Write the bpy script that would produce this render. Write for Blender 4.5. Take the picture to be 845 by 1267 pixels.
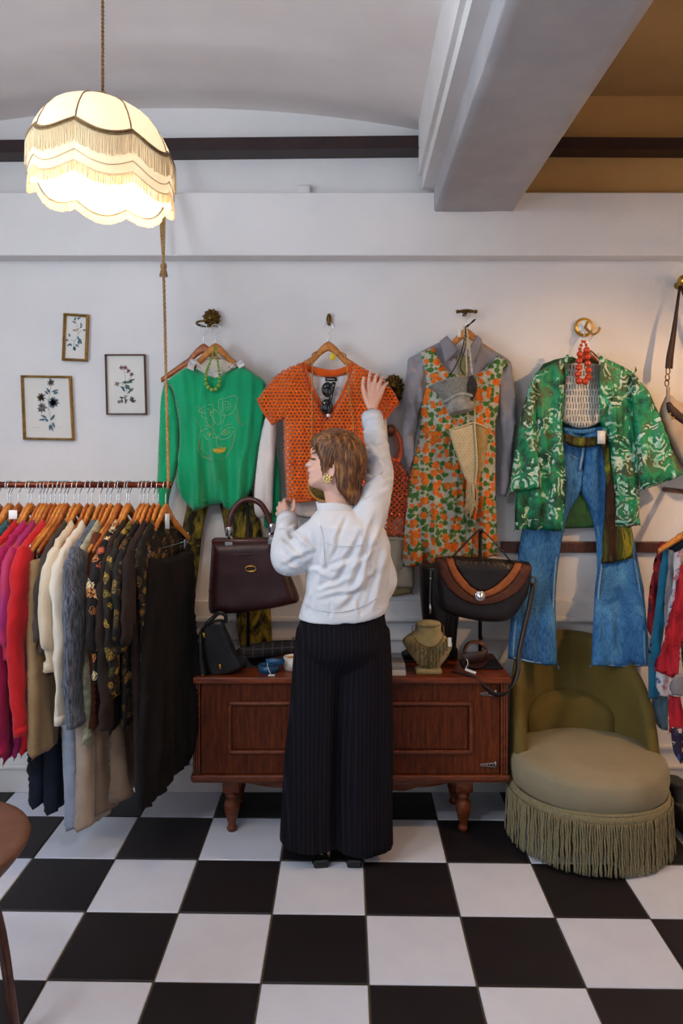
import bpy, bmesh, math, random
import numpy as np
from mathutils import Vector, Matrix, noise
from mathutils.geometry import delaunay_2d_cdt
random.seed(7); np.random.seed(7)
for o in list(bpy.data.objects): bpy.data.objects.remove(o)
SC = bpy.context.scene; COL = SC.collection

# ---------------------------------------------------------------- camera
F, CX, HY, H = 898.0, 412.0, 555.0, 1.635      # focal length in pixels, principal point, eye height
WALL = 3.47
cam = bpy.data.cameras.new('camera'); cam_o = bpy.data.objects.new('camera', cam); COL.objects.link(cam_o)
cam_o.location = (0, 0, H); cam_o.rotation_euler = (math.pi/2, 0, 0)
cam.sensor_fit = 'VERTICAL'; cam.sensor_height = 36; cam.lens = F/1267*36
cam.shift_x = (422.5-CX)/1267; cam.shift_y = -(633.5-HY)/1267; cam.clip_start = .05
SC.camera = cam_o
# ---------------------------------------------------------------- world, window light, exposure
wd = bpy.data.worlds.new('world'); SC.world = wd; wd.use_nodes = True
wd.node_tree.nodes['Background'].inputs[0].default_value = (.75, .86, 1, 1)
wd.node_tree.nodes['Background'].inputs[1].default_value = .2
def area(name, loc, rot, sx, sy, e, col):
    l = bpy.data.lights.new(name, 'AREA'); l.shape = 'RECTANGLE'; l.size = sx; l.size_y = sy; l.energy = e; l.color = col
    o = bpy.data.objects.new(name, l); COL.objects.link(o); o.location = loc; o.rotation_euler = rot
    return o
area('shop_window_daylight', (-1.15, -2.52, 1.75), (math.pi/2, 0, 0), 2.2, 1.9, 12, (.74, .86, 1))
area('side_window_daylight', (-2.52, .75, 2.0), (math.pi/2, 0, -math.pi/2), 1.5, 1.5, 66, (.70, .84, 1))
area('door_daylight', (1.35, -2.52, 1.45), (math.pi/2, 0, 0), .9, 1.9, 8, (.92, .95, 1))
SC.view_settings.view_transform = 'Standard'; SC.view_settings.look = 'None'
SC.view_settings.gamma = 1; SC.view_settings.use_curve_mapping = False
SC.view_settings.exposure = 0.0

# ---------------------------------------------------------------- helpers
def W(px, py, Y): return Vector(((px-CX)/F*Y, Y, H-(py-HY)/F*Y))
def c(h):
    h = h.lstrip('#'); v = [int(h[i:i+2], 16)/255 for i in (0, 2, 4)]
    return tuple(x/12.92 if x <= .04045 else ((x+.055)/1.055)**2.4 for x in v)+(1,)
def wloc(o):
    v = Vector((0, 0, 0))
    while o is not None: v = v+o.location; o = o.parent
    return v
def link(name, me, parent=None):
    o = bpy.data.objects.new(name, me); COL.objects.link(o)
    if parent is not None: o.parent = parent
    return o
def mesh(name, V, Fc, mat, smooth=True):
    me = bpy.data.meshes.new(name); me.from_pydata([tuple(v) for v in V], [], Fc); me.update()
    if smooth: me.polygons.foreach_set('use_smooth', [True]*len(me.polygons))
    if mat is not None: me.materials.append(mat)
    return me
def obj(name, VF, mat, parent, smooth=True, label=None, kind=None):
    V, Fc = VF[0], VF[1]; p = wloc(parent)
    o = link(name, mesh(name, [Vector(v)-p for v in V], Fc, mat, smooth), parent)
    if label: o['label'] = label
    if kind: o['kind'] = kind
    return o
def tag(o, label, cat, group=None):
    o['label'] = label; o['category'] = cat
    if group: o['group'] = group
    return o
def root(name, loc, label, cat, group=None):
    o = link(name, None); o.location = loc; o.empty_display_size = .05
    return tag(o, label, cat, group)
def solo(name, VF, mat, label, cat, group=None, smooth=True):
    V = [Vector(v) for v in VF[0]]
    a = np.array([tuple(v) for v in V]); p = Vector(((a[:, 0].min()+a[:, 0].max())/2, (a[:, 1].min()+a[:, 1].max())/2, a[:, 2].min()))
    o = link(name, mesh(name, [v-p for v in V], VF[1], mat, smooth)); o.location = p
    return tag(o, label, cat, group)
def struct(name, VF, mat, parent=None, smooth=False):
    o = link(name, mesh(name, VF[0], VF[1], mat, smooth), parent)
    if parent is None: o['kind'] = 'structure'
    return o
def merge(*parts):
    V, Fc = [], []
    for p in parts:
        n = len(V); V += [Vector(v) for v in p[0]]; Fc += [tuple(i+n for i in f) for f in p[1]]
    return V, Fc
def xf(VF, M): return [M @ Vector(v) for v in VF[0]], VF[1]
def mv(VF, d): d = Vector(d); return [Vector(v)+d for v in VF[0]], VF[1]
def box(x0, x1, y0, y1, z0, z1, bev=0, seg=2):
    if bev <= 0:
        V = [Vector((x, y, z)) for z in (z0, z1) for y in (y0, y1) for x in (x0, x1)]
        return V, [(0, 2, 3, 1), (4, 5, 7, 6), (0, 1, 5, 4), (2, 6, 7, 3), (0, 4, 6, 2), (1, 3, 7, 5)]
    bm = bmesh.new(); bmesh.ops.create_cube(bm, size=1)
    for v in bm.verts: v.co = Vector(((x0+x1)/2+v.co.x*(x1-x0), (y0+y1)/2+v.co.y*(y1-y0), (z0+z1)/2+v.co.z*(z1-z0)))
    bmesh.ops.bevel(bm, geom=bm.edges[:], offset=bev, segments=seg, profile=.5, affect='EDGES')
    bm.verts.index_update(); r = ([v.co.copy() for v in bm.verts], [tuple(v.index for v in f.verts) for f in bm.faces]); bm.free(); return r
def cr(pts, n=6, closed=False):                       # Catmull-Rom through the points
    pts = [Vector(p) for p in pts]; m = len(pts); out = []
    rng = m if closed else m-1
    for i in range(rng):
        if closed: p0, p1, p2, p3 = pts[i-1], pts[i], pts[(i+1) % m], pts[(i+2) % m]
        else: p0, p1, p2, p3 = pts[max(i-1, 0)], pts[i], pts[i+1], pts[min(i+2, m-1)]
        for k in range(n):
            t = k/n
            out.append(.5*((2*p1)+(p2-p0)*t+(2*p0-5*p1+4*p2-p3)*t*t+(3*p1-p0-3*p2+p3)*t**3))
    if not closed: out.append(pts[-1])
    return out
def tube(pts, r, seg=8, n=0, closed=False, flat=None, caps=True):
    """round tube along points; r scalar or list; flat=(axis vector, ratio) squashes along that axis"""
    pts = [Vector(p) for p in pts]
    rs = list(r) if hasattr(r, '__len__') else [r]*len(pts)
    if n:
        rv = [Vector((x, 0, 0)) for x in rs]; rs = [v.x for v in cr(rv, n, closed)]; pts = cr(pts, n, closed)
    m = len(pts); V, Fc = [], []; up = None
    for i in range(m):
        if closed: t = pts[(i+1) % m]-pts[i-1]
        else: t = pts[min(i+1, m-1)]-pts[max(i-1, 0)]
        if t.length < 1e-9: t = Vector((0, 0, 1))
        t.normalize()
        if up is None: up = t.orthogonal().normalized()
        up = up-t*up.dot(t)
        up = up.normalized() if up.length > 1e-6 else t.orthogonal().normalized()
        s = t.cross(up)
        for k in range(seg):
            a = 2*math.pi*k/seg; d = (up*math.cos(a)+s*math.sin(a))*rs[i]
            if flat is not None: ax = Vector(flat[0]).normalized(); d = d-ax*d.dot(ax)*(1-flat[1])
            V.append(pts[i]+d)
    for i in range(m if closed else m-1):
        j = (i+1) % m
        for k in range(seg): l = (k+1) % seg; Fc.append((i*seg+k, i*seg+l, j*seg+l, j*seg+k))
    if caps and not closed:
        Fc.append(tuple(range(seg-1, -1, -1))); Fc.append(tuple((m-1)*seg+k for k in range(seg)))
    return V, Fc
def lathe(prof, seg=24, cen=(0, 0, 0), sx=1, sy=1, cap=True, wob=None):
    V, Fc = [], []; cx, cy, cz = cen
    for i, (r, z) in enumerate(prof):
        for k in range(seg):
            a = 2*math.pi*k/seg; q = r*(wob(a, i) if wob else 1)
            V.append(Vector((cx+q*sx*math.cos(a), cy+q*sy*math.sin(a), cz+z)))
    for i in range(len(prof)-1):
        for k in range(seg): l = (k+1) % seg; Fc.append((i*seg+k, i*seg+l, (i+1)*seg+l, (i+1)*seg+k))
    if cap:
        Fc.append(tuple(range(seg-1, -1, -1))); Fc.append(tuple((len(prof)-1)*seg+k for k in range(seg)))
    return V, Fc
def ball(cen, r, seg=10, rings=7):
    rr = r if hasattr(r, '__len__') else (r, r, r); cen = Vector(cen)
    pr = [(max(math.sin(math.pi*i/rings), 1e-3), -math.cos(math.pi*i/rings)) for i in range(rings+1)]
    V, Fc = lathe(pr, seg)
    return [cen+Vector((v.x*rr[0], v.y*rr[1], v.z*rr[2])) for v in V], Fc
def ribbon(pts, wd_, th, wid, n=6):
    """flat strap: pts 3D, wd_ = width direction(s), th thickness, wid width(s)"""
    pts = [Vector(p) for p in pts]; m0 = len(pts)
    ws = list(wid) if hasattr(wid, '__len__') else [wid]*m0
    dirs = [Vector(d) for d in wd_] if hasattr(wd_[0], '__len__') else [Vector(wd_)]*m0
    if n: ws = [v.x for v in cr([Vector((x, 0, 0)) for x in ws], n)]; dirs = cr(dirs, n); pts = cr(pts, n)
    V, Fc = [], []; m = len(pts)
    for i in range(m):
        t = (pts[min(i+1, m-1)]-pts[max(i-1, 0)]).normalized(); d = dirs[i]-t*dirs[i].dot(t); d.normalize(); nn = t.cross(d)
        for a, b in ((-1, -1), (1, -1), (1, 1), (-1, 1)): V.append(pts[i]+d*(a*ws[i]/2)+nn*(b*th/2))
    for i in range(m-1):
        for k in range(4): l = (k+1) % 4; Fc.append((i*4+k, i*4+l, i*4+4+l, i*4+4+k))
    Fc += [(3, 2, 1, 0), tuple((m-1)*4+k for k in range(4))]
    return V, Fc
# ---- inflated cloth / leather shapes from an outline
def resamp(pts, res):
    out = []; m = len(pts)
    for i in range(m):
        a, b = np.array(pts[i]), np.array(pts[(i+1) % m]); k = max(1, int(round(np.linalg.norm(b-a)/res)))
        for j in range(k): out.append(a+(b-a)*j/k)
    return np.array(out)
def inside(P, B):
    r = np.zeros(len(P), bool); x, y = P[:, 0], P[:, 1]; m = len(B)
    for i in range(m):
        x1, y1 = B[i]; x2, y2 = B[(i+1) % m]
        if y1 == y2: continue
        k = ((y1 > y) != (y2 > y)) & (x < (x2-x1)*(y-y1)/(y2-y1)+x1); r ^= k
    return r
def sheet2(pts, T, R, res=.012, fold=None, holes=(), Tb=None, smooth=3):
    if smooth:
        q = []; m = len(pts)
        for i in range(m):
            a, b, d = (np.array(pts[k % m], float) for k in (i-1, i, i+1)); u, w = b-a, d-b
            ang = abs(math.atan2(u[0]*w[1]-u[1]*w[0], u.dot(w)))
            q += [pts[i]]*(2 if ang > .95 else 1)
        pts = [(v.x, v.y) for v in cr([(p[0], p[1], 0) for p in q], smooth, True)]
        pts = [p for i, p in enumerate(pts) if math.hypot(p[0]-pts[i-1][0], p[1]-pts[i-1][1]) > 1e-5]
    loops = [resamp(pts, res)]+[resamp(h, res) for h in holes]
    B = np.concatenate(loops); lo, hi = loops[0].min(0), loops[0].max(0)
    gx = np.arange(lo[0]+res*.4, hi[0], res); gy = np.arange(lo[1]+res*.4, hi[1], res*.87)
    G = np.array([(x+(res/2 if j % 2 else 0), y) for j, y in enumerate(gy) for x in gx]) if len(gx) and len(gy) else np.zeros((0, 2))
    ok = np.zeros(0, bool)
    if len(G):
        ok = inside(G, loops[0])
        for h in loops[1:]: ok &= ~inside(G, h)
        D = np.sqrt(((G[:, None, :]-B[None])**2).sum(2)).min(1); ok &= D > res*.55
        G = G[ok]
    vs = [Vector(b) for b in B]+[Vector(g) for g in G]; es = []; k = 0
    for l in loops:
        m = len(l); es += [(k+i, k+(i+1) % m) for i in range(m)]; k += m
    ov, oe, of = delaunay_2d_cdt(vs, es, [], 0, 1e-7)[:3]
    P = np.array([(v.x, v.y) for v in ov]); tri = np.array([f for f in of if len(f) == 3])
    ce = P[tri].mean(1); keep = inside(ce, loops[0])
    for h in loops[1:]: keep &= ~inside(ce, h)
    tri = tri[keep]
    D = np.sqrt(((P[:, None, :]-B[None])**2).sum(2)).min(1); D[D < res*.08] = 0
    u = np.clip(D/R, 0, 1); pr = np.sqrt(np.maximum(0, 1-(1-u)**2))
    fo = np.array([fold(p[0], p[1]) for p in P]) if fold else np.zeros(len(P))
    if Tb is None: Tb = T
    n = len(P); front = np.column_stack([P, T*pr+fo]); bi = {}; back = []
    for i in range(n):
        if D[i] > 0: bi[i] = n+len(back); back.append((P[i, 0], P[i, 1], -Tb*pr[i]+fo[i]))
        else: bi[i] = i
    V = np.concatenate([front, np.array(back)]) if back else front
    Fc = [tuple(int(i) for i in t) for t in tri]+[(bi[int(t[0])], bi[int(t[2])], bi[int(t[1])]) for t in tri if any(bi[int(i)] != int(i) for i in t)]
    return V, Fc, front
def wsheet(px, Y, T=.012, R=.03, res=.012, fold=None, holes=(), Tb=None, smooth=3):
    """sheet hanging in a plane parallel to the back wall, outline given as it is seen at distance Y"""
    q = [(W(a, b, Y).x, W(a, b, Y).z) for a, b in px]
    hs = [[(W(a, b, Y).x, W(a, b, Y).z) for a, b in h] for h in holes]
    V, Fc, fr = sheet2(q, T, R, res, fold, hs, Tb, smooth)
    return [Vector((v[0], Y-v[2], v[1])) for v in V], Fc, np.column_stack([fr[:, 0], fr[:, 1], Y-fr[:, 2]])
def on(front, px, py, Y, eps=.003):
    p = W(px, py, Y); d = (front[:, 0]-p.x)**2+(front[:, 1]-p.z)**2; i = np.argsort(d)[:3]; w = 1/(d[i]+1e-7)
    return Vector((p.x, float((front[i, 2]*w).sum()/w.sum())-eps, p.z))
def folds(amp, wl, seed=0, stretch=7, fan=None, grow=None):
    """vertical cloth folds; grow=(z_top,z_bottom) lets them deepen downwards"""
    def f(a, b):
        aa = a
        v = 1.5*noise.noise(Vector((aa/wl, b/(wl*stretch), seed*7.31)))+.45*noise.noise(Vector((aa/wl*2.3, b/(wl*stretch)*1.7, seed*3.7+9)))
        w = noise.noise(Vector((aa/wl*.8+3, b/(wl*stretch*1.3), seed*5.1+2))); v += .9*max(0, 1-abs(w)*4)**2-.2
        k = 1
        if grow: k = .25+.75*min(1, max(0, (grow[0]-b)/(grow[0]-grow[1])))
        return amp*v*k
    return f
def remesh(parts, voxel, smooth_it=0, fac=.5):
    V, Fc = merge(*parts); me = mesh('tmp', V, Fc, None); o = link('tmp', me)
    m = o.modifiers.new('r', 'REMESH'); m.mode = 'VOXEL'; m.voxel_size = voxel; m.adaptivity = 0
    if smooth_it: s = o.modifiers.new('s', 'SMOOTH'); s.factor = fac; s.iterations = smooth_it
    dg = bpy.context.evaluated_depsgraph_get(); dg.update(); ev = o.evaluated_get(dg); em = ev.to_mesh()
    n = len(em.vertices); a = np.empty(n*3); em.vertices.foreach_get('co', a); nn = np.empty(n*3); em.vertices.foreach_get('normal', nn)
    Fo = [tuple(p.vertices) for p in em.polygons]; ev.to_mesh_clear(); bpy.data.objects.remove(o); bpy.data.meshes.remove(me)
    return a.reshape(-1, 3), nn.reshape(-1, 3), Fo

# ---------------------------------------------------------------- materials
class NT:
    def __init__(s, name):
        s.m = bpy.data.materials.new(name); s.m.use_nodes = True; s.t = s.m.node_tree; s.b = s.t.nodes['Principled BSDF']
        s.out = s.t.nodes['Material Output']; s.co = None
    def n(s, typ, props=None, **kw):
        x = s.t.nodes.new('ShaderNode'+typ)
        for k, v in (props or {}).items(): setattr(x, k, v)
        for k, v in kw.items(): s.set(x, k, v)
        return x
    def set(s, x, k, v):
        i = x.inputs[int(k[1:])] if k[0] == '_' and k[1:].isdigit() else x.inputs[k.replace('_', ' ')]
        if isinstance(v, bpy.types.NodeSocket): s.t.links.new(v, i)
        else: i.default_value = v
    def obj(s, scale=(1, 1, 1), rot=(0, 0, 0)):
        t = s.n('TexCoord'); m = s.n('Mapping'); s.t.links.new(t.outputs['Object'], m.inputs['Vector'])
        m.inputs['Scale'].default_value = scale; m.inputs['Rotation'].default_value = rot
        return m.outputs[0]
    def noise(s, scale, vec=None, detail=4, rough=.55, dist=0):
        x = s.n('TexNoise', Scale=scale, Detail=detail, Roughness=rough, Distortion=dist, Vector=vec if vec else s.obj()); return x.outputs['Fac']
    def ramp(s, fac, stops, interp='LINEAR'):
        r = s.n('ValToRGB', Fac=fac); e = r.color_ramp.elements; r.color_ramp.interpolation = interp
        e[0].position, e[0].color = stops[0]; e[1].position, e[1].color = stops[-1]
        for p, q in stops[1:-1]: z = e.new(p); z.color = q
        return r.outputs['Color']
    def mix(s, f, a, b, bt='MIX'):
        x = s.n('Mix', {'data_type': 'RGBA', 'blend_type': bt}); s.set(x, '_0', f); s.set(x, '_6', a); s.set(x, '_7', b); return x.outputs[2]
    def math(s, op, a, b=0.0, cl=False):
        x = s.n('Math', {'operation': op, 'use_clamp': cl}); s.set(x, '_0', a); s.set(x, '_1', b); return x.outputs[0]
    def bump(s, h, strength=.3, dist=.005): s.set(s.b, 'Normal', s.n('Bump', Strength=strength, Distance=dist, Height=h).outputs[0])
    def base(s, col=None, rough=.8, metal=0, spec=.5):
        if col is not None: s.set(s.b, 'Base_Color', col)
        s.b.inputs['Roughness'].default_value = rough; s.b.inputs['Metallic'].default_value = metal; s.b.inputs['Specular IOR Level'].default_value = spec
        return s
    def sheen(s, w, col=(1, 1, 1, 1)): s.b.inputs['Sheen Weight'].default_value = w; s.b.inputs['Sheen Tint'].default_value = col
    def alpha(s, fac):                       # fac 1 = solid, 0 = hole
        tr = s.n('BsdfTransparent'); mx = s.n('MixShader'); s.set(mx, '_0', fac)
        s.t.links.new(tr.outputs[0], mx.inputs[1]); s.t.links.new(s.b.outputs[0], mx.inputs[2]); s.t.links.new(mx.outputs[0], s.out.inputs[0])
def fabric(name, a, b=None, scale=9, rough=.85, bs=260, bst=.25, stretch=(1, 1, 1), sheen=.15, spec=.25, lo=.35, hi=.65):
    t = NT(name); v = t.obj(stretch)
    col = c(a) if b is None else t.ramp(t.noise(scale, v), [(lo, c(a)), (hi, c(b))])
    t.base(col, rough, 0, spec); t.bump(t.noise(bs, None, 2), bst, .002); t.sheen(sheen*min(1, sum(c(b or a)[:3])*1.6))
    return t.m
def plain(name, a, rough=.5, metal=0, spec=.5, b=None, scale=20, bump=0, bs=60):
    t = NT(name); col = c(a) if b is None else t.ramp(t.noise(scale), [(.35, c(a)), (.65, c(b))])
    t.base(col, rough, metal, spec)
    if bump: t.bump(t.noise(bs), bump, .003)
    return t.m
def wood(name, a, b, d, rough=.35, stretch=(3, 3, 30), scale=6, spec=.5):
    t = NT(name); v = t.obj(stretch); n1 = t.noise(scale, v, 6, .6, .6); n2 = t.noise(scale*6, v, 4, .6, .2)
    f = t.math('ADD', t.math('MULTIPLY', n1, .7), t.math('MULTIPLY', n2, .35))
    t.base(t.ramp(f, [(.35, c(a)), (.52, c(b)), (.68, c(d))]), rough, 0, spec); t.bump(n2, .12, .002); return t.m
def grid_holes(name, a, b, sx, sz, mortar, rough=.85, row_off=.5, lo=.3):
    """open-work knit: real gaps between the yarn"""
    t = NT(name); tc = t.n('TexCoord'); s = t.n('SeparateXYZ', Vector=tc.outputs['Object']); v = t.n('CombineXYZ', X=s.outputs[0], Y=s.outputs[2])
    dn = t.n('TexNoise', Scale=40.0, Vector=v.outputs[0]); ad = t.n('VectorMath', {'operation': 'MULTIPLY_ADD'}); t.set(ad, '_0', dn.outputs['Color']); ad.inputs[1].default_value = (.0035, .0035, 0); t.set(ad, '_2', v.outputs[0])
    br = t.n('TexBrick', {'offset': row_off}, Scale=1.0, Vector=ad.outputs[0]); br.inputs['Brick Width'].default_value = sx; br.inputs['Row Height'].default_value = sz
    br.inputs['Mortar Size'].default_value = mortar; br.inputs['Mortar Smooth'].default_value = .35
    fac = br.outputs['Fac']; t.base(t.ramp(t.noise(30), [(.3, c(a)), (.7, c(b))]), rough, 0, .2); t.sheen(.25)
    t.bump(t.math('ADD', t.noise(420, None, 2), fac), .6, .004); t.alpha(t.math('GREATER_THAN', fac, lo)); return t.m

M = {}
def wall_mat():
    t = NT('wall_plaster'); n = t.noise(2.2, None, 5); t.base(t.ramp(n, [(.3, c('#dcd8d8')), (.7, c('#e6e2e0'))]), .75, 0, .3); t.bump(t.math('ADD', t.noise(14), t.math('MULTIPLY', t.noise(90), .3)), .18, .01); return t.m
M['wall'] = wall_mat()
M['ceil'] = plain('ceiling_plaster', '#e6dad5', .85, 0, .2, '#ece2dd', 3, .15, 30)
M['ceil_lamplit'] = plain('ceiling_plaster_lamplit', '#a8875a', .85, 0, .2, '#b08f62', 3, .15, 30)  # warm lamplight of the right bay put into the plaster colour
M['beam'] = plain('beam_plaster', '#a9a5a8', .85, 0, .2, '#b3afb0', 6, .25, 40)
M['paint'] = plain('white_paint', '#d8d4d2', .55, 0, .4, '#e0dcda', 5)
M['iron'] = plain('dark_iron', '#2b1a1c', .5, .1, .4, '#35211f', 8)
M['wood_dark'] = wood('rail_wood', '#2b140c', '#4a2415', '#5c3220', .4, (20, 3, 3))
def tile_mat(name, a, b, rough):
    t = NT(name); oi = t.n('ObjectInfo'); n = t.noise(7, None, 6)
    f = t.math('ADD', t.math('MULTIPLY', n, .8), t.math('MULTIPLY', oi.outputs['Random'], .25)); t.base(t.ramp(f, [(.3, c(a)), (.8, c(b))]), rough, 0, .35)
    t.bump(t.noise(160), .06, .002); return t.m
M['tile_w'] = tile_mat('tile_white', '#c6cad8', '#d4d7e2', .42); M['tile_b'] = tile_mat('tile_black', '#161216', '#1f1a1d', .5)
M['grout'] = plain('grout', '#4a4338', .9, 0, .1, '#5b5245', 60)
M['hang'] = wood('hanger_wood', '#a85f24', '#c67c35', '#d9964d', .3, (6, 6, 6), 5)
M['hang2'] = wood('hanger_wood_brown', '#8a4618', '#a85a22', '#bd6f32', .3, (6, 6, 6), 5)
M['hang3'] = wood('hanger_wood_dark', '#5a2a14', '#74391c', '#854a28', .3, (6, 6, 6), 5)
M['chrome'] = plain('chrome', '#d8d8da', .18, 1); M['steel'] = plain('steel', '#9a9a9c', .3, 1)
M['brass'] = plain('aged_brass', '#7d5f2a', .38, .9, .5, '#4a3616', 60, .3, 90); M['gold'] = plain('gold_metal', '#c79a45', .28, 1)
M['copper'] = plain('copper_rail', '#8a4a34', .32, .85, .5, '#5f2c20', 25)
M['rope'] = fabric('jute_rope', '#8f6a3e', '#b99363', 120, .9, 500, .5)
M['black_metal'] = plain('black_metal', '#0d0c0d', .45, .3)
M['paper'] = plain('paper', '#e6e0d4', .7, 0, .3); M['tagw'] = plain('tag_white', '#e9e6e2', .6, 0, .3)
M['mirror_black'] = plain('gloss_black', '#0b0a0a', .12)
# ================================================================ the room
RX0, RX1, RY0 = -2.6, 2.6, -2.6
# ---- floor: base of grout, each tile its own slab
fl = struct('floor', box(RX0, RX1, RY0, WALL, -.03, -.004), M['grout'])
TH, TS, TX, TY = .0187, .33, -.2021, 3.2107
tile_me = []
for m in (M['tile_b'], M['tile_w']):
    V, Fc = box(-TS/2+.003, TS/2-.003, -TS/2+.003, TS/2-.003, -.012, 0, .0025, 1); tile_me.append(mesh('tile', V, Fc, m, False))
for i in range(-8, 9):
    for j in range(-1, 17):
        a, b = (i+.5)*TS, (j+.5)*TS
        x = TX+a*math.cos(TH)-b*math.sin(TH); y = TY-a*math.sin(TH)-b*math.cos(TH)
        if x-.16 < RX0 or x+.16 > RX1 or y+.14 > WALL or y-.16 < RY0: continue
        t = link('tile', tile_me[(i+j) % 2], fl); t.location = (x, y, 0); t.rotation_euler = (0, 0, -TH)
# cut tiles against the back wall
for i in range(-8, 9):
    a = (i+.5)*TS; b = -.5*TS
    x = TX+a*math.cos(TH)-b*math.sin(TH); y = TY-a*math.sin(TH)-b*math.cos(TH)
    if y+.14 <= WALL or x-.16 < RX0 or x+.16 > RX1: continue
    y0 = y-TS/2+.003; V, Fc = box(-TS/2+.003, TS/2-.003, 0, WALL-.012-y0, -.012, 0, .0025, 1)
    t = link('tile', mesh('tile', V, Fc, (M['tile_b'], M['tile_w'])[(i-1) % 2], False), fl); t.location = (x, y0, 0); t.rotation_euler = (0, 0, -TH)
# ---- walls
struct('wall_back', box(RX0, RX1, WALL, WALL+.15, 0, 3.6), M['wall'])
struct('wall_left', merge(box(RX0-.15, RX0, RY0, -.05, 0, 3.6), box(RX0-.15, RX0, 1.55, WALL, 0, 3.6), box(RX0-.15, RX0, -.05, 1.55, 0, 1.2), box(RX0-.15, RX0, -.05, 1.55, 2.8, 3.6)), M['wall'])
struct('window_2', merge(*[box(RX0-.1, RX0-.04, y, y+.05, 1.2, 2.8) for y in (-.05, .725, 1.5)], box(RX0-.1, RX0-.04, -.05, 1.55, 1.2, 1.25), box(RX0-.1, RX0-.04, -.05, 1.55, 2.75, 2.8)), M['paint'])
struct('wall_right', box(RX1, RX1+.15, RY0, WALL, 0, 3.6), M['wall'])
wx = [(RX0, -2.35), (-2.35, .05), (.05, .85), (.85, 1.85), (1.85, RX1)]
parts = [box(wx[0][0], wx[0][1], RY0-.15, RY0, 0, 3.6), box(wx[2][0], wx[2][1], RY0-.15, RY0, 0, 3.6), box(wx[4][0], wx[4][1], RY0-.15, RY0, 0, 3.6),
         box(-2.35, .05, RY0-.15, RY0, 0, .7), box(-2.35, .05, RY0-.15, RY0, 2.75, 3.6), box(.85, 1.85, RY0-.15, RY0, 2.45, 3.6)]
struct('wall_front', merge(*parts), M['wood_dark'])
fr = merge(*[box(x, x+.05, RY0-.1, RY0-.04, .7, 2.75) for x in (-2.35, -1.175, 0)], box(-2.35, .05, RY0-.1, RY0-.04, .7, .75), box(-2.35, .05, RY0-.1, RY0-.04, 2.7, 2.75))
struct('window_1', fr, M['wood_dark'])
fr = merge(*[box(x, x+.07, RY0-.1, RY0-.04, 0, 2.45) for x in (.85, 1.78)], box(.85, 1.85, RY0-.1, RY0-.04, 0, .3), box(.85, 1.85, RY0-.1, RY0-.04, 2.38, 2.45))
struct('door_1', fr, M['wood_dark'])
# ---- ledge along the top of the wall
LY = 3.37
struct('trim_1', box(RX0, RX1, LY, WALL, 2.531, 2.825, .006, 2), M['wall'])
# dark iron beams under the vaults
def sloped(x0, x1, z0, z1, y0, y1, h):
    V = [Vector((x, y, z+d)) for x, z in ((x0, z0), (x1, z1)) for y in (y0, y1) for d in (0, h)]
    return V, [(0, 1, 3, 2), (4, 6, 7, 5), (0, 4, 5, 1), (2, 3, 7, 6), (0, 2, 6, 4), (1, 5, 7, 3)]
IB = merge(sloped(RX0, .42, 3.000, 3.032, 3.38, WALL, .062), sloped(RX0, .42, 2.994, 3.026, 3.36, WALL, .007))
struct('trim_2', IB, M['iron'])
IB = merge(sloped(.80, RX1, 3.030, 3.020, 3.38, WALL, .058), sloped(.80, RX1, 3.024, 3.014, 3.36, WALL, .007))
struct('trim_3', IB, M['iron'])
# ---- plastered cross beam with its stepped side
def skew(x0, x1, z0, z1, y0=RY0, y1=LY+.01, k=.029):
    V, Fc = box(x0, x1, y0, y1, z0, z1); return [Vector((v.x-(LY-v.y)*k, v.y, v.z)) for v in V], Fc
def rough_beam():
    nx, ny = 10, 90; V, Fc = [], []
    prof = [(.469, 3.5), (.469, 2.742), (.475, 2.735)]+[(.475+.356*i/nx, 2.735) for i in range(1, nx)]+[(.831, 2.735), (.837, 2.742), (.837, 3.5)]
    for j in range(ny+1):
        y = RY0+(LY+.01-RY0)*j/ny
        for x, z in prof:
            w = noise.noise(Vector((x*7, y*5, z)))*.004+noise.noise(Vector((x*20, y*16, z)))*.0015
            V.append(Vector((x-(LY-y)*.029+w, y, z+w if z < 3.4 else z)))
    m = len(prof)
    for j in range(ny):
        for i in range(m-1): Fc.append((j*m+i, j*m+i+1, (j+1)*m+i+1, (j+1)*m+i))
    return V, Fc
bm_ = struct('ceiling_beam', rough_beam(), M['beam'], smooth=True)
struct('ceiling_beam_step', skew(.416, .472, 2.842, 3.5), M['paint'])
struct('ceiling_beam_fillet', skew(.398, .418, 2.905, 3.5), M['paint'])
# ---- left vault (a shallow arch springing from the beams) and right ceiling
def vault():
    x0, x1 = -1.94, .47; xc = (x0+x1)/2; hw = (x1-x0)/2; V, Fc = [], []; nx, ny = 48, 110
    for j in range(ny+1):
        y = RY0+(WALL-RY0)*j/ny
        for i in range(nx+1):
            x = x0+(x1-x0)*i/nx; u = (x-xc)/hw
            z = 3.115+.168*(1-u*u)
            st = sum(.014/(1+math.exp(-(y-y0-.05*u*u)/.012)) for y0 in (3.2, 2.88, 2.45, 2.0))
            V.append(Vector((x-(LY-y)*.029*max(0, u), y, z+.03-st*(1-u*u)*.9)))
    for j in range(ny):
        for i in range(nx): Fc.append((j*(nx+1)+i, (j+1)*(nx+1)+i, (j+1)*(nx+1)+i+1, j*(nx+1)+i+1))
    return V, Fc
struct('ceiling', vault(), M['ceil'], smooth=True)
struct('ceiling_bay_left', box(RX0, -1.93, RY0, WALL, 3.115, 3.4), M['ceil'])
struct('ceiling_bay_right', box(.5, RX1, RY0, WALL, 3.315, 3.45), M['ceil_lamplit'])
struct('ceiling_slab', box(RX0-.15, RX1+.15, RY0-.15, WALL+.15, 3.5, 3.6), M['ceil'])
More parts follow.
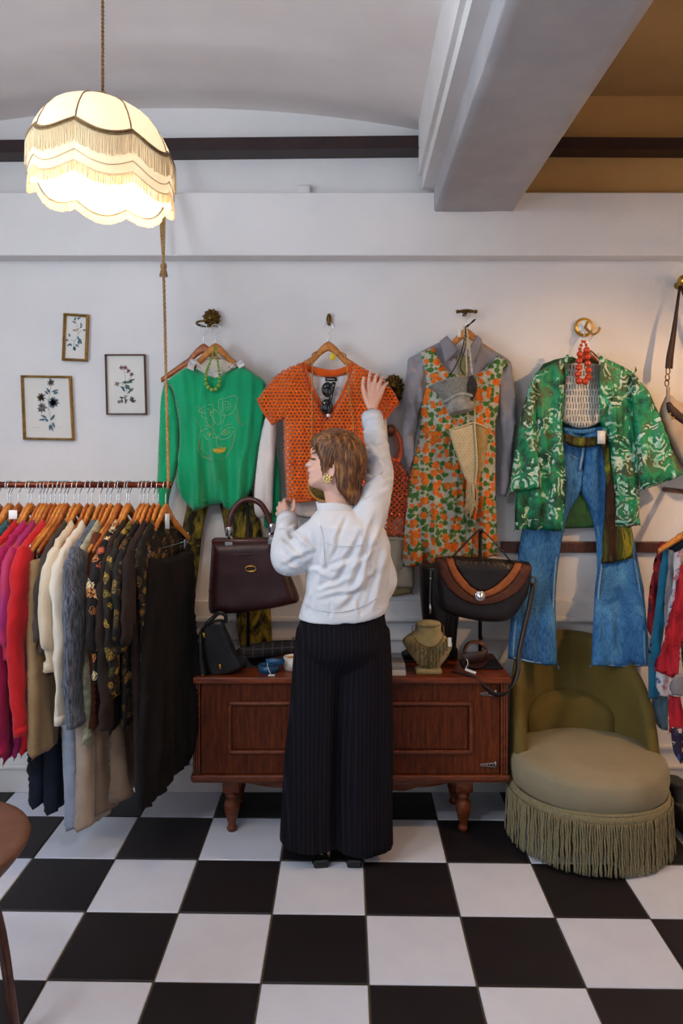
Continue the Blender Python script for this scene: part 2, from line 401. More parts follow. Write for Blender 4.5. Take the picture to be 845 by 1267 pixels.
struct('wall_upper_bay_tint', box(.80, RX1, WALL-.012, WALL, 2.82, 3.32), plain('lamplit_wall_tint', '#b8935f', .8, 0, .2, '#c09c68', 3, .15, 30))  # thin panel over the wall, its ochre stands in for warm lamplight
# ---- lower wall: dado rail, white boards, recessed panels, skirting
struct('trim_4', box(.80, RX1, WALL-.025, WALL, 1.14, 1.192, .004), M['wood_dark'])
struct('trim_5', merge(box(RX0, RX1, WALL-.022, WALL, .835, .912, .004), box(RX0, RX1, WALL-.034, WALL, .812, .838, .008)), M['paint'])
struct('baseboard_back', merge(box(RX0, RX1, WALL-.02, WALL, 0, .12, .003), box(RX0, RX1, WALL-.028, WALL, .11, .13, .006)), M['paint'])
k = 6
for x in (-2.3, -1.55, -.8, -.05, .7, 1.45):
    p = merge(box(x, x+.62, WALL-.014, WALL, .2, .218, .004), box(x, x+.62, WALL-.014, WALL, .72, .738, .004), box(x, x+.018, WALL-.014, WALL, .2, .738, .004), box(x+.602, x+.62, WALL-.014, WALL, .2, .738, .004))
    struct('trim_%d' % k, p, M['paint']); k += 1
p = W(375, 230, LY)
solo('junction_box', merge(box(p.x-.035, p.x+.035, WALL-.035, WALL, 2.83, 2.885, .005), box(p.x-.03, p.x+.03, WALL-.04, WALL-.034, 2.836, 2.88, .003)), M['paint'], 'small white junction box on the ledge under the dark beam', 'electrical box')

# ================================================================ pendant lamp
def shade_mat():
    t = NT('shade_cloth'); d = t.n('BsdfDiffuse'); d.inputs[0].default_value = c('#f3ead4'); tr = t.n('BsdfTranslucent'); tr.inputs[0].default_value = (.19, .20, .22, 1)
    mx = t.n('MixShader'); mx.inputs[0].default_value = .5; t.t.links.new(d.outputs[0], mx.inputs[1]); t.t.links.new(tr.outputs[0], mx.inputs[2]); t.t.links.new(mx.outputs[0], t.out.inputs[0]); return t.m
def fringe_mat():
    t = NT('fringe_cream'); d = t.n('BsdfDiffuse'); d.inputs[0].default_value = c('#efe0bd'); tr = t.n('BsdfTranslucent'); tr.inputs[0].default_value = (.75, .68, .55, 1)
    mx = t.n('MixShader'); mx.inputs[0].default_value = .4; t.t.links.new(d.outputs[0], mx.inputs[1]); t.t.links.new(tr.outputs[0], mx.inputs[2]); t.t.links.new(mx.outputs[0], t.out.inputs[0]); return t.m
M['shade'] = shade_mat(); M['fringe_c'] = fringe_mat(); M['braid'] = fabric('braid_brown', '#6b5130', '#8d7044', 90, .8, 600, .5)
M['cord'] = fabric('cloth_cord', '#5c3d22', '#8a6238', 200, .85, 800, .6)
tb = NT('lit_bulb'); tb.b.inputs['Emission Color'].default_value = (1, .82, .55, 1); tb.b.inputs['Emission Strength'].default_value = 14; M['bulb'] = tb.m
def lamp(loc, label, energy, tilt, ceil_z, lcol=(1, .84, .62), bz=-.17):
    r = root('pendant_lamp', loc, label, 'lamp', None)
    N8 = 8; prof = [(.03, 0), (.072, -.004), (.112, -.018), (.144, -.040), (.170, -.070), (.188, -.104), (.199, -.142), (.203, -.18), (.203, -.22), (.198, -.255), (.19, -.29)]
    SH = Matrix.Identity(4); SH[2][0] = -tilt; R = SH @ Matrix.Rotation(math.radians(-4), 4, 'Z')
    def sr(z):
        for (r0, z0), (r1, z1) in zip(prof, prof[1:]):
            if z1 <= z <= z0: return r0+(r1-r0)*(z-z0)/(z1-z0)
        return prof[-1][0]
    def bulge(a):
        u = ((a/(2*math.pi/N8)) % 1)*2-1; return 1-.045*u*u          # ribs pull the cloth in
    def S(a, z, k=1.0, extra=0): q = sr(z)*(1-(1-bulge(a))*min(1, -z/.06 if z < 0 else 0))*k+extra; return R @ Vector((q*math.cos(a), q*math.sin(a), z))
    L = Vector(loc)
    # panels
    for p in range(N8):
        a0 = p*2*math.pi/N8; V, Fc = [], []; na, nz = 10, 18
        for j in range(nz+1):
            for i in range(na+1):
                u = i/na; a = a0+u*2*math.pi/N8; zb = -.242-.026*math.sin(math.pi*u)
                V.append(L+S(a, zb*j/nz))
        for j in range(nz):
            for i in range(na): q = j*(na+1)+i; Fc.append((q, q+1, q+na+2, q+na+1))
        obj('shade_panel', (V, Fc), M['shade'], r)
    for p in range(N8):
        a = p*2*math.pi/N8; obj('rib', tube([L+S(a, z, 1.006) for z in np.linspace(-.002, -.138, 14)], .0022, 6), M['braid'], r)
    # scalloped braid and its fringe, hem fringe
    def scal(z0, d, a): u = (a/(2*math.pi/N8)) % 1; return z0-d*math.sin(math.pi*u)
    A = np.linspace(0, 2*math.pi, 129)[:-1]
    for e in (0, .008): obj('braid', tube([L+S(a, scal(-.126, .030, a)-e, 1.0, .004) for a in A], .0036, 6, closed=True), M['braid'], r)
    obj('braid', tube([L+S(a, scal(-.212, .03, a), 1.0, .002) for a in A], .0018, 6, closed=True), M['fringe_c'], r)
    for z0, d, ln, nm in ((-.134, .030, .056, 'fringe'), (-.240, .026, .03, 'fringe')):
        V, Fc = [], []
        for q in range(520):
            a = 2*math.pi*q/520; z = scal(z0, d, a); p0 = L+S(a, z, 1, .006); l = ln*random.uniform(.92, 1.05); p1 = p0+R @ Vector((random.uniform(-.002, .002), 0, -l)); w = Vector((-math.sin(a), math.cos(a), 0))*.0011; o_ = Vector((math.cos(a), math.sin(a), 0))*.0009
            n = len(V); V += [p0-w, p0+w, p0+o_, p1-w, p1+w, p1+o_]; Fc += [(n, n+1, n+4, n+3), (n+1, n+2, n+5, n+4), (n+2, n, n+3, n+5)]
        obj(nm, (V, Fc), M['fringe_c'], r, False, kind='stuff')
    obj('shade_ring', mv(lathe([(.034, -.002), (.034, .006), (.012, .012), (.012, .03)], 20), L), M['braid'], r)
    obj('bulb', merge(mv(ball((0, 0, bz+.045), (.026, .026, .03), 14, 10), L), mv(lathe([(.014, bz+.07), (.018, bz+.1), (.018, -.01)], 12), L)), M['bulb'], r)
    # twisted two-strand cord
    V = []
    for s in (0, math.pi):
        V.append(tube([L+Vector((.0026*math.cos(z*260+s), .0026*math.sin(z*260+s), z)) for z in np.arange(.01, ceil_z-loc[2], .006)], .0028, 5))
    obj('cord', merge(*V), M['cord'], r)
    obj('ceiling_rose', mv(lathe([(.0, -.03), (.03, -.028), (.045, -.01), (.048, 0)], 20), (loc[0], loc[1], ceil_z)), M['paint'], r)
    l = bpy.data.lights.new('bulb_light', 'POINT'); l.energy = energy; l.color = lcol; l.shadow_soft_size = .03
    lo = link('bulb_light', l, r); lo.location = (0, 0, bz)
    return r
lamp(tuple(W(127, 128, 2.1)), 'lit cream scalloped fabric pendant lampshade with fringe hanging on a twisted cord', 13, .1, 3.27, (1, .66, .34), -.165)
lamp((2.2, 2.1, 2.84), 'lit cream pendant lampshade hanging in the bay beyond the ceiling beam', 74, 0, 3.315, (1, .58, .25), -.235)

# ================================================================ globe lamp added out of view for floor light and steeper shadows
gl = NT('opal_glass'); gl.b.inputs['Emission Color'].default_value = (1, .97, .93, 1); gl.b.inputs['Emission Strength'].default_value = 6
g0 = Vector((-.95, .6, 2.86))
r = root('added_globe_lamp', g0, 'added white opal globe lamp, out of view under the vaulted ceiling', 'lamp')
obj('canopy', lathe([(.02, .22), (.05, .25), (.06, .30), (.06, .43)], 20, tuple(g0)), M['paint'], r)
ob = obj('globe', mv(ball((0, 0, .1), .12, 24, 16), g0), gl.m, r)
l = bpy.data.lights.new('added_globe_light', 'POINT'); l.energy = 42; l.color = (.86, .93, 1); l.shadow_soft_size = .13
lo = link('added_globe_light', l, r); lo.location = (0, 0, -.06)

# ================================================================ framed prints
M['frame_gold'] = plain('gilt_frame', '#8a6a35', .38, .75, .5, '#a88648', 40, .2, 80)
M['frame_brown'] = plain('bronze_frame', '#5e4030', .4, .5, .5, '#74503a', 40)
M['print_paper'] = plain('print_paper', '#d9d3cc', .6, 0, .4, '#e0dbd3', 3)
inks = {k: plain('ink_'+k, v, .7, 0, .2) for k, v in dict(teal='#4d7079', green='#5b6b4c', blue='#67757f', mauve='#7a5666', brown='#6b5a4c', grey='#77716e', rust='#9a5a3c', pale='#b3a894').items()}
def leaf(p, ang, ln, w, z):
    d = Vector((math.cos(ang), 0, math.sin(ang))); s = Vector((-math.sin(ang), 0, math.cos(ang)))
    pts = [p, p+d*ln*.3+s*w, p+d*ln*.65+s*w*.8, p+d*ln, p+d*ln*.65-s*w*.8, p+d*ln*.3-s*w]
    return [Vector((q.x, z, q.z)) for q in pts], [(0, 1, 2, 3, 4, 5)]
def picture(q, matf, label, fw, draw):
    """q: the four outer corners in the photo, clockwise from top left"""
    Y = WALL-.022; P = [W(a, b, Y) for a, b in q]; cen = sum(P, Vector())/4
    r = root('framed_print', (cen.x, WALL-.011, min(p.z for p in P)), label, 'picture')
    for i in range(4):                                        # four mitred mouldings
        a, b = P[i], P[(i+1) % 4]; ai, bi = a+(cen-a)*0, b+(cen-b)*0
        def inn(p): return Vector((p.x+fw*(1 if p.x < cen.x else -1), p.y, p.z+fw*(1 if p.z < cen.z else -1)))
        ai, bi = inn(a), inn(b); V = []
        for s, e in ((a, b), (ai, bi)):
            for yy in (WALL-.001, WALL-(.02 if s is a else .017)): V += [Vector((s.x, yy, s.z)), Vector((e.x, yy, e.z))]
        mid = [(a+ai)/2, (b+bi)/2]; V += [Vector((mid[0].x, WALL-.026, mid[0].z)), Vector((mid[1].x, WALL-.026, mid[1].z))]
        obj('frame_moulding', (V, [(0, 1, 3, 2), (2, 3, 9, 8), (8, 9, 7, 6), (6, 7, 5, 4), (0, 2, 8, 6, 4), (1, 5, 7, 9, 3), (0, 4, 5, 1)]), matf, r, False)
    I = [inn(p) for p in P]; yp = WALL-.009
    pap = obj('print', ([Vector((p.x, yp, p.z)) for p in I]+[Vector((p.x, WALL-.002, p.z)) for p in I], [(0, 3, 2, 1), (4, 5, 6, 7), (0, 1, 5, 4), (1, 2, 6, 5), (2, 3, 7, 6), (3, 0, 4, 7)]), M['print_paper'], r, False)
    by = {}
    def ink(name, VF): by.setdefault(name, []).append(VF)
    draw(ink, yp)
    for i, (nm, L) in enumerate(by.items()):
        V, Fc = merge(*L); obj('drawing', ([Vector((v.x, v.y-.0004*(i+1), v.z)) for v in V], Fc), inks[nm], pap, False, kind='stuff')
rnd = random.Random(3)
def stem(ink, nm, pts, y, r=.0009): ink(nm, tube([Vector((W(a, b, y).x, y, W(a, b, y).z)) for a, b in pts], r, 4, 4, flat=((0, 1, 0), .2)))
def pt(a, b, y): p = W(a, b, y); p.y = y; return p
def blossom(ink, nm, a, b, y, rad, n=9, core=None):
    p = pt(a, b, y)
    for i in range(n): ink(nm, leaf(p, 2*math.pi*i/n+rnd.uniform(-.2, .2), rad*rnd.uniform(.8, 1.1), rad*.17, y))
    if core:
        for i in range(5): ink(core, leaf(p, 2*math.pi*i/5, rad*.35, rad*.2, y))
def draw_a(ink, y):
    stem(ink, 'teal', [(90, 434), (92, 424), (97, 412), (94, 398), (92, 394)], y); stem(ink, 'teal', [(93, 422), (87, 420)], y); stem(ink, 'teal', [(96, 414), (101, 408)], y)
    for a, b, g in [(92, 397, 1.2), (95, 395, .4), (99, 406, .9), (102, 409, .2), (96, 416, -1.2), (98, 419, -.9), (87, 417, 2), (85, 421, 3.1), (88, 425, 3.7), (93, 426, -.6), (91, 430, -1.2), (94, 400, 2.6), (89, 428, 2.4), (101, 404, 1.8), (97, 421, -1.5)]:
        ink('teal' if rnd.random() < .75 else 'blue', leaf(pt(a, b, y), g, .022*rnd.uniform(.7, 1.2), .0045, y))
    ink('pale', leaf(pt(92, 410, y), .5, .03, .007, y)); ink('rust', leaf(pt(90, 409, y), .3, .012, .004, y)); ink('teal', leaf(pt(97, 418, y), -1.1, .036, .008, y)); ink('teal', leaf(pt(92, 428, y), -1.4, .026, .006, y))
def draw_b(ink, y):
    stem(ink, 'green', [(158, 491), (156, 478), (155, 466), (153, 456)], y); stem(ink, 'green', [(156, 480), (150, 474), (146, 475)], y); stem(ink, 'green', [(156, 474), (162, 466), (163, 462)], y)
    for a, b in [(150, 455), (155, 455), (159, 459), (163, 463)]: blossom(ink, 'mauve', a, b, y, .014, 7, 'rust')
    blossom(ink, 'mauve', 145, 475, y, .015, 7, 'pale')
    for i in range(16): ink('green' if i % 3 else 'teal', leaf(pt(156+rnd.uniform(-5, 6), 478+rnd.uniform(-8, 10), y), rnd.choice([.4, 2.7, 1.0, 2.1, -.2, 3.3]), .03*rnd.uniform(.6, 1.1), .005, y))
    for i in range(22): ink('brown', leaf(pt(rnd.uniform(147, 165), 494+rnd.uniform(-3, 4), y), rnd.uniform(0, 6.28), .016, .003, y))
    ink('brown', leaf(pt(160, 494, y), -.6, .03, .004, y))
def draw_c(ink, y):
    stem(ink, 'green', [(64, 530), (62, 515), (60, 500), (62, 485), (63, 474)], y); stem(ink, 'green', [(61, 508), (52, 497)], y); stem(ink, 'green', [(62, 505), (66, 500)], y); stem(ink, 'green', [(61, 495), (51, 492)], y)
    blossom(ink, 'grey', 63, 473, y, .024, 9, 'brown'); blossom(ink, 'brown', 51, 492, y, .026, 11, 'grey'); blossom(ink, 'grey', 52, 505, y, .028, 12, 'pale'); blossom(ink, 'blue', 66, 498, y, .03, 16, 'grey'); blossom(ink, 'grey', 66, 497, y, .024, 13)
    for a, b, g in [(62, 486, 2.2), (60, 488, 2.4), (64, 485, .3), (66, 487, .2), (58, 517, 2.7), (62, 520, .7), (60, 522, 2.3), (64, 518, .9), (63, 525, -1.3), (65, 522, -1.2), (62, 525, -1.6), (57, 519, 3.2)]: ink(rnd.choice(['teal', 'blue']), leaf(pt(a, b, y), g, .034*rnd.uniform(.7, 1.1), .0055, y))
    for x0, x1 in ((41, 51), (71, 78)): stem(ink, 'grey', [(x0, 528.5), ((x0+x1)/2, 529), (x1, 528.5)], y, .0005)
picture([(78, 387), (109, 389), (107, 447), (76, 446)], M['frame_gold'], 'narrow gilt framed print of teal birds on a twig', .012, draw_a)
picture([(129, 438), (179, 438), (181, 513), (131, 513)], M['frame_brown'], 'thin brown framed print of a mauve wild flower with roots', .007, draw_b)
picture([(25, 464), (87, 465), (91, 545), (28, 544)], M['frame_gold'], 'gilt framed print of grey daisies on tall leafy stems', .011, draw_c)
# ================================================================ hangers
def hanger_wood(hw=.215, top=-.062, drop=.15, tk=.0065):
    n = 14; up, lo = [], []
    for i in range(-n, n+1):
        u = i/n; b = top-drop*(abs(u)**1.25)*(1-.12*abs(u)) if u else top
        b = top-drop*(.18*(1-math.cos(min(abs(u), .35)/.35*math.pi/2))+.82*abs(u)**1.15)
        th = .046-.022*abs(u); up.append((u*hw, b)); lo.append((u*hw*.985, b-th))
    V, Fc, _ = sheet2(up+lo[::-1], tk, .010, .009, None, (), None, 0)
    return V, Fc
HW = {k: hanger_wood(*k) for k in ((.207, -.07, .16), (.207, -.07, .145))}
def hook_path():
    p = [(-.019, -.016), (-.0195, -.002), (-.014, .011), (0, .0155), (.014, .011), (.019, -.003), (.016, -.017), (.008, -.027), (.001, -.036), (0, -.05), (0, -.08)]
    return p
HOOK = tube([Vector((a, b, 0)) for a, b in hook_path()], .0017, 6, 4)
FIX = lambda V, o, ua, ub, un: [o+ua*v[0]+ub*v[1]+un*v[2] for v in V]
_hm = {}
def hanger(o, yaw, mat, label, group, key=(.207, -.07, .16), bar=False):
    """hanger with its hook resting on point o; yaw 0 = parallel to the back wall"""
    k = (key, mat.name, bar)
    if k not in _hm:
        wv = [Vector((v[0], -v[2], v[1])) for v in HW[key][0]]; hv = [Vector((v.x, -v.z, v.y)) for v in HOOK[0]]
        ms = [('hanger_arms', mesh('hanger_arms', wv, HW[key][1], mat)), ('hook', mesh('hook', hv, HOOK[1], M['chrome']))]
        if bar:
            ms.append(('clip_bar', mesh('clip_bar', *tube([(-.19, 0, -.21), (-.16, 0, -.245), (.16, 0, -.245), (.19, 0, -.21)], .0022, 6, 3), M['chrome'])))
            for s in (-1, 1): ms.append(('clip', mesh('clip', *merge(box(s*.15-.012, s*.15+.012, -.012, .012, -.275, -.235, .003), box(s*.15-.009, s*.15+.009, -.02, .02, -.25, -.243, .002)), M['chrome'], False)))
        _hm[k] = ms
    r = root('clothes_hanger', o, label, 'hanger', group); r.rotation_euler = (0, 0, yaw)
    for nm, me in _hm[k]: link(nm, me, r)
    return r
# ================================================================ wall hooks
def rosette(cen, rx, rz, n, depth, seed=0):
    """cast ornament: a fan of lobes round a boss"""
    P = []
    for i in range(n):
        a = math.pi*(-.1+1.2*i/(n-1)); d = Vector((math.cos(a)*rx, 0, math.sin(a)*rz)); P.append(ball(cen+d*.62, (rx*.30, depth*.5, rz*.42), 8, 6))
        P.append(tube([cen+Vector((0, -depth*.5, 0)), cen+d*.6+Vector((0, -depth*.55, 0)), cen+d+Vector((0, -depth*.2, 0))], [rx*.1, rx*.13, rx*.08], 6, 3))
    P.append(ball(cen+Vector((0, -depth*.3, 0)), (rx*.42, depth*.7, rz*.42), 10, 8)); P.append(ball(cen, (rx*.85, depth*.35, rz*.8), 14, 8))
    return merge(*P)
def jhook(p0, out, drop, r, up=.02):
    return tube([p0, p0+Vector((0, -out*.5, -drop*.6)), p0+Vector((0, -out*.85, -drop)), p0+Vector((0, -out, -drop*.6)), p0+Vector((0, -out, up))], [r, r, r, r, r*1.3], 8, 5)
WY = WALL-.012
a = W(262, 394, WALL-.02); r = root('shell_wall_hook', (a.x, WALL, a.z-.05), 'brass scallop shell wall hook above the green sweater', 'hook')
obj('shell_plate', rosette(a, .044, .044, 8, .03), M['brass'], r); q = a+Vector((0, -.01, -.03))
obj('towel_ring', tube([q+Vector((-.02+.042*math.cos(t), -.045-.038*math.sin(t), -.004+.006*math.sin(t))) for t in np.linspace(0, 2*math.pi, 25)[:-1]], .0055, 8, closed=True), M['brass'], r)
obj('arm', tube([a+Vector((0, 0, -.02)), q+Vector((0, -.012, -.004))], [.012, .008], 8), M['brass'], r)
HK1 = q+Vector((.0, -.075, .004))
a = W(407, 396, WALL-.02); r = root('knob_wall_hook', (a.x, WALL, a.z-.03), 'small brass acorn wall hook above the orange crochet top', 'hook')
obj('back_plate', merge(ball(a+Vector((0, .01, .004)), (.013, .012, .03), 10, 8), ball(a+Vector((0, 0, .022)), .009, 8, 6)), M['brass'], r); obj('hook_arm', jhook(a+Vector((0, 0, -.01)), .08, .022, .0042, .004), M['brass'], r)
HK2 = a+Vector((0, -.068, -.028))
a = W(575, 388, WALL-.02); r = root('bar_wall_hook', (a.x, WALL, a.z-.02), 'dark brass bar wall hook above the floral dress', 'hook')
obj('cross_bar', merge(tube([a+Vector((-.036, -.05, 0)), a+Vector((-.012, -.05, .003)), a+Vector((.012, -.05, .003)), a+Vector((.036, -.05, 0))], [.006, .0085, .0085, .006], 8, 4), ball(a+Vector((-.042, -.05, 0)), .0095, 8, 6), ball(a+Vector((.042, -.05, 0)), .0095, 8, 6)), M['brass'], r)
obj('stem', tube([a+Vector((0, .02, 0)), a+Vector((0, -.05, 0))], [.012, .007], 8), M['brass'], r); HK3 = a+Vector((0, -.05, .0))
a = W(722.5, 405, WALL-.012); r = root('round_wall_hook', (a.x, WALL, a.z-.05), 'round brass wall hook with white ceramic centre above the paisley jacket', 'hook')
Rx = Matrix.Translation(a) @ Matrix.Rotation(math.pi/2, 4, 'X')
obj('rim', xf(lathe([(.044, -.012), (.046, 0), (.043, .010), (.036, .012), (.033, .008)], 28), Rx), M['gold'], r); obj('ceramic_disc', xf(lathe([(.034, 0), (.033, .009), (.024, .014), (.004, .016)], 24), Rx), M['tagw'], r, label='white ceramic disc')
obj('hook_arm', merge(tube([a+Vector((0, -.012, -.004)), a+Vector((0, -.05, -.022)), a+Vector((.004, -.075, -.04)), a+Vector((.018, -.085, -.046)), a+Vector((.036, -.085, -.036)), a+Vector((.042, -.085, -.022))], [.007, .006, .0055, .005, .005, .006], 8, 4), ball(a+Vector((.042, -.085, -.02)), .0075, 8, 6), tube([a+Vector((0, -.012, -.004)), a+Vector((0, -.04, .012))], [.006, .005], 8), ball(a+Vector((0, -.042, .014)), .008, 8, 6)), M['gold'], r); HK4 = a+Vector((-.002, -.07, -.041))
a = W(487, 478, WALL-.02); r = root('ornate_wall_hook', (a.x, WALL, a.z-.09), 'dark ornate brass wall hook between the orange top and the grey shirt', 'hook')
obj('rosette_plate', merge(rosette(a, .05, .055, 9, .035), rosette(a+Vector((.004, 0, -.04)), .04, -.05, 7, .03)), M['brass'], r); obj('hook_arm', jhook(a+Vector((0, 0, -.04)), .07, .03, .007, .0), M['brass'], r)
a = W(482, 533, WALL-.02); r = root('wooden_peg', (a.x, WALL, a.z-.03), 'brown wooden wall peg carrying the orange net bag', 'hook')
obj('peg', tube([a+Vector((0, .02, 0)), a+Vector((0, -.02, 0)), a+Vector((0, -.05, .004)), a+Vector((0, -.075, .008))], [.03, .024, .017, .02], 12, 3), wood('peg_wood', '#4a2a18', '#6b3c22', '#7d4b2c'), r); HK6 = a+Vector((0, -.05, .02))
a = W(841, 352, WALL-.03); r = root('ball_wall_hook', (a.x, WALL, a.z-.03), 'brass ball wall hook carrying the beige shoulder bag', 'hook')
obj('ball', ball(a+Vector((.006, -.03, .01)), .03, 16, 12), M['gold'], r); obj('stem', tube([a+Vector((.006, .03, .0)), a+Vector((.006, -.02, .005))], [.02, .01], 10), M['gold'], r)
# hangers on the wall
WH = 'wooden hanger on the wall hooks'
hanger(HK1+Vector((.03, .012, -.03)), .05, M['hang'], 'pale wooden hanger inside the green sweater, upper one', None)
hanger(HK1+Vector((-.03, .03, -.03)), -.12, M['hang2'], 'wooden hanger poking out past the green sweater shoulder', None)
hanger(HK2+Vector((-.002, 0, -.012)), 0, M['hang'], 'pale wooden hanger inside the orange crochet top', None)
hanger(HK3+Vector((-.0, .01, -.004)), 0, M['hang'], 'wooden hanger inside the grey shirt collar', None)
hanger(HK4+Vector((0, .005, 0)), 0, M['hang3'], 'dark brown wooden hanger inside the paisley jacket', None)

# ================================================================ green sweater group
def knit(name, a, b, sc=9):
    t = NT(name); t.base(t.ramp(t.noise(sc, t.obj((1, 1, .6)), 6), [(.3, c(a)), (.7, c(b))]), .9, 0, .15); t.sheen(.35)
    t.bump(t.math('ADD', t.noise(300, t.obj((1.4, 1.4, .7)), 3), t.math('MULTIPLY', t.noise(60), .4)), .45, .003); return t.m
M['green'] = knit('green_knit', '#0c8f5e', '#15a46d'); M['white_cotton'] = fabric('white_cotton', '#d9d2d2', '#e4dedd', 6)
YS = 3.36
r = root('sweater', W(265, 631, YS), 'bright green knitted sweater with embroidered face on the chest', 'sweater')
f1 = folds(.040, .06, 3, 8, grow=(1.95, 1.4))
body = wsheet([(234, 453), (246, 460), (265, 464), (284, 460), (298, 452), (315, 462), (329, 475), (328, 500), (325, 530), (321, 560), (316, 590), (309, 610), (301, 621), (293, 628), (285, 632), (278, 628), (275, 624), (262, 626), (250, 629), (239, 632), (232, 624), (223, 611), (217, 598), (219, 580), (222, 555), (222, 530), (218, 500), (212, 480), (203, 474), (218, 462)], YS, .032, .05, .010, f1, Tb=.02)
bo = obj('body', body, M['green'], r); SWF = body[2]
obj('sleeve', wsheet([(203, 474), (212, 479), (220, 500), (223, 530), (222, 560), (217, 590), (210, 612), (207, 645), (196, 645), (194, 610), (195, 570), (197, 530), (199, 492)], YS+.012, .03, .03, .010, folds(.008, .03, 5, 6), Tb=.02), M['green'], r)
obj('sleeve', wsheet([(329, 475), (334, 500), (340, 540), (346, 580), (348, 620), (346, 650), (336, 655), (326, 651), (327, 610), (326, 570), (323, 530), (322, 500)], YS+.028, .025, .03, .010, folds(.008, .03, 6, 6), Tb=.02), M['green'], r)
rib_pts = [on(SWF, a, b, YS, -.002) for a, b in [(234, 453), (246, 460.5), (265, 465), (284, 460.5), (298, 452)]]
obj('neck_band', tube(rib_pts, .007, 8, 6), M['green'], r)
hem = [on(SWF, a, b, YS, -.004) for a, b in [(237, 622), (246, 622), (258, 619), (270, 617), (279, 619), (286, 623), (294, 620), (303, 611)]]
obj('hem_band', tube(hem, .0035, 6, 6), M['green'], r)
M['thread'] = fabric('pale_thread', '#c9bb9a', '#a9bfa0', 60, .8, 300, .2); M['thread_y'] = plain('yellow_thread', '#d6b13a', .7); M['thread_p'] = plain('peach_thread', '#b98a5e', .7)
def emb(mat, pts, rr=.0008, closed=False): return tube([on(SWF, 180+a/3.52, 370+b/3.52, YS, .0015) for a, b in pts], rr, 4, 4, closed)
EM = [[(247, 570), (240, 610), (244, 650), (262, 690), (300, 698), (345, 698)], [(395, 560), (392, 610), (378, 650), (352, 690)],
      [(252, 578), (275, 565), (300, 575), (322, 600), (345, 575), (370, 560), (392, 560)], [(258, 590), (275, 612), (300, 606), (318, 604), (345, 612), (372, 600), (388, 575)],
      [(262, 556), (285, 555), (312, 572)], [(332, 572), (355, 552), (385, 545)], [(272, 592), (286, 580), (302, 592), (286, 600), (272, 592)], [(338, 588), (353, 572), (370, 580), (354, 592), (338, 588)],
      [(320, 600), (316, 625), (322, 638)], [(318, 640), (330, 646), (340, 638)], [(303, 655), (322, 650), (330, 653), (340, 648), (355, 650)], [(240, 490), (262, 470), (296, 462), (298, 492), (270, 500), (240, 490)],
      [(322, 440), (345, 436), (400, 424), (398, 470), (380, 500), (345, 510), (325, 478), (322, 440)], [(345, 450), (368, 448), (376, 470), (360, 486), (342, 474), (345, 450)], [(352, 460), (364, 458), (366, 472), (356, 476), (352, 460)],
      [(305, 480), (325, 500), (335, 530), (320, 548), (300, 520), (305, 480)], [(335, 480), (350, 505), (345, 535), (335, 548)], [(256, 490), (280, 480), (292, 500), (272, 520), (252, 512), (256, 490)], [(268, 522), (290, 505), (305, 545), (285, 552), (268, 522)],
      [(225, 520), (240, 545), (250, 580)], [(400, 470), (410, 520), (418, 550)], [(240, 610), (236, 650), (250, 685), (290, 690)], [(250, 620), (258, 660), (280, 680)], [(390, 600), (385, 640), (370, 660)], [(245, 500), (240, 470), (255, 480)], [(395, 500), (410, 535), (432, 550)]]
obj('embroidery', merge(*[emb(None, e) for e in EM[:18]]), M['thread'], bo, kind='stuff', label='fine pale embroidered woman face with flowers'); obj('embroidery', merge(*[emb(None, e) for e in EM[18:]]), M['thread_p'], bo, kind='stuff')
LP = [[(303, 655), (318, 652), (328, 655), (340, 650), (354, 648), (342, 656), (328, 658), (312, 658), (303, 655)], [(306, 661), (328, 662), (352, 656), (340, 667), (322, 670), (306, 661)], [(284, 588), (290, 592), (284, 595)], [(352, 578), (357, 581), (351, 584)], [(310, 660), (328, 665), (345, 660)], [(308, 657), (328, 660), (350, 653)]]
obj('embroidered_lips', merge(*[emb(None, e, .0021) for e in LP]), M['thread_y'], bo, kind='stuff', label='yellow embroidered lips and eyes')
r = root('blouse', W(266, 470, YS+.02), 'white blouse with ruffled collar under the green sweater', 'blouse')
obj('blouse_body', wsheet([(240, 452), (252, 446), (266, 444), (282, 446), (294, 452), (300, 475), (295, 520), (240, 520), (232, 475)], YS+.022, .008, .02, .012), fabric('cream_cotton', '#cdbfae', '#d8cbbb', 6), r)
def ruffle(px, amp, Y, w):
    V, Fc = [], []; P = cr([W(a, b, Y) for a, b in px], 14); n = len(P)
    for i, p in enumerate(P):
        ph = i*.62
        for k in range(5):
            u = k/4; out = (p-W(266, 470, Y)).normalized()
            V.append(p+out*(w*(u-.3))+Vector((0, amp*math.sin(ph)*u-.012*u, 0)))
    for i in range(n-1):
        for k in range(4): q = i*5+k; Fc.append((q, q+1, q+6, q+5))
    return V, Fc
obj('ruffled_collar', merge(ruffle([(237, 458), (240, 449), (247, 450), (250, 460), (258, 464), (266, 465), (276, 463), (283, 458), (288, 451), (294, 449), (298, 455)], .007, YS-.02, .03)), M['white_cotton'], r)
M['bead_g'] = plain('green_bead', '#7fa03a', .25, 0, .6)
def bead_string(name, label, px, Y, rad, mat, extra=None, fl=None):
    pts = [W(a, b, Y) for a, b in px]; dense = cr(pts, 24, False); P = []; cum = [0]
    for p, q in zip(dense, dense[1:]): cum.append(cum[-1]+(q-p).length)
    tot = cum[-1]; s = 0; me = None; r = root(name, pts[0], label, 'necklace')
    while s < tot:
        i = min(range(len(cum)), key=lambda k: abs(cum[k]-s)); u = s/tot; rr = rad(u)
        if me is None: me = mesh('bead', *ball((0, 0, 0), 1, 10, 8), mat)
        o = link('bead', me, r); o.location = dense[i]-pts[0]; o.scale = (rr, rr, rr)
        s += 2.05*rr if s+2.05*rr < tot else 9
    obj('string', tube(dense, .0008, 4), M['rope'], r); return r
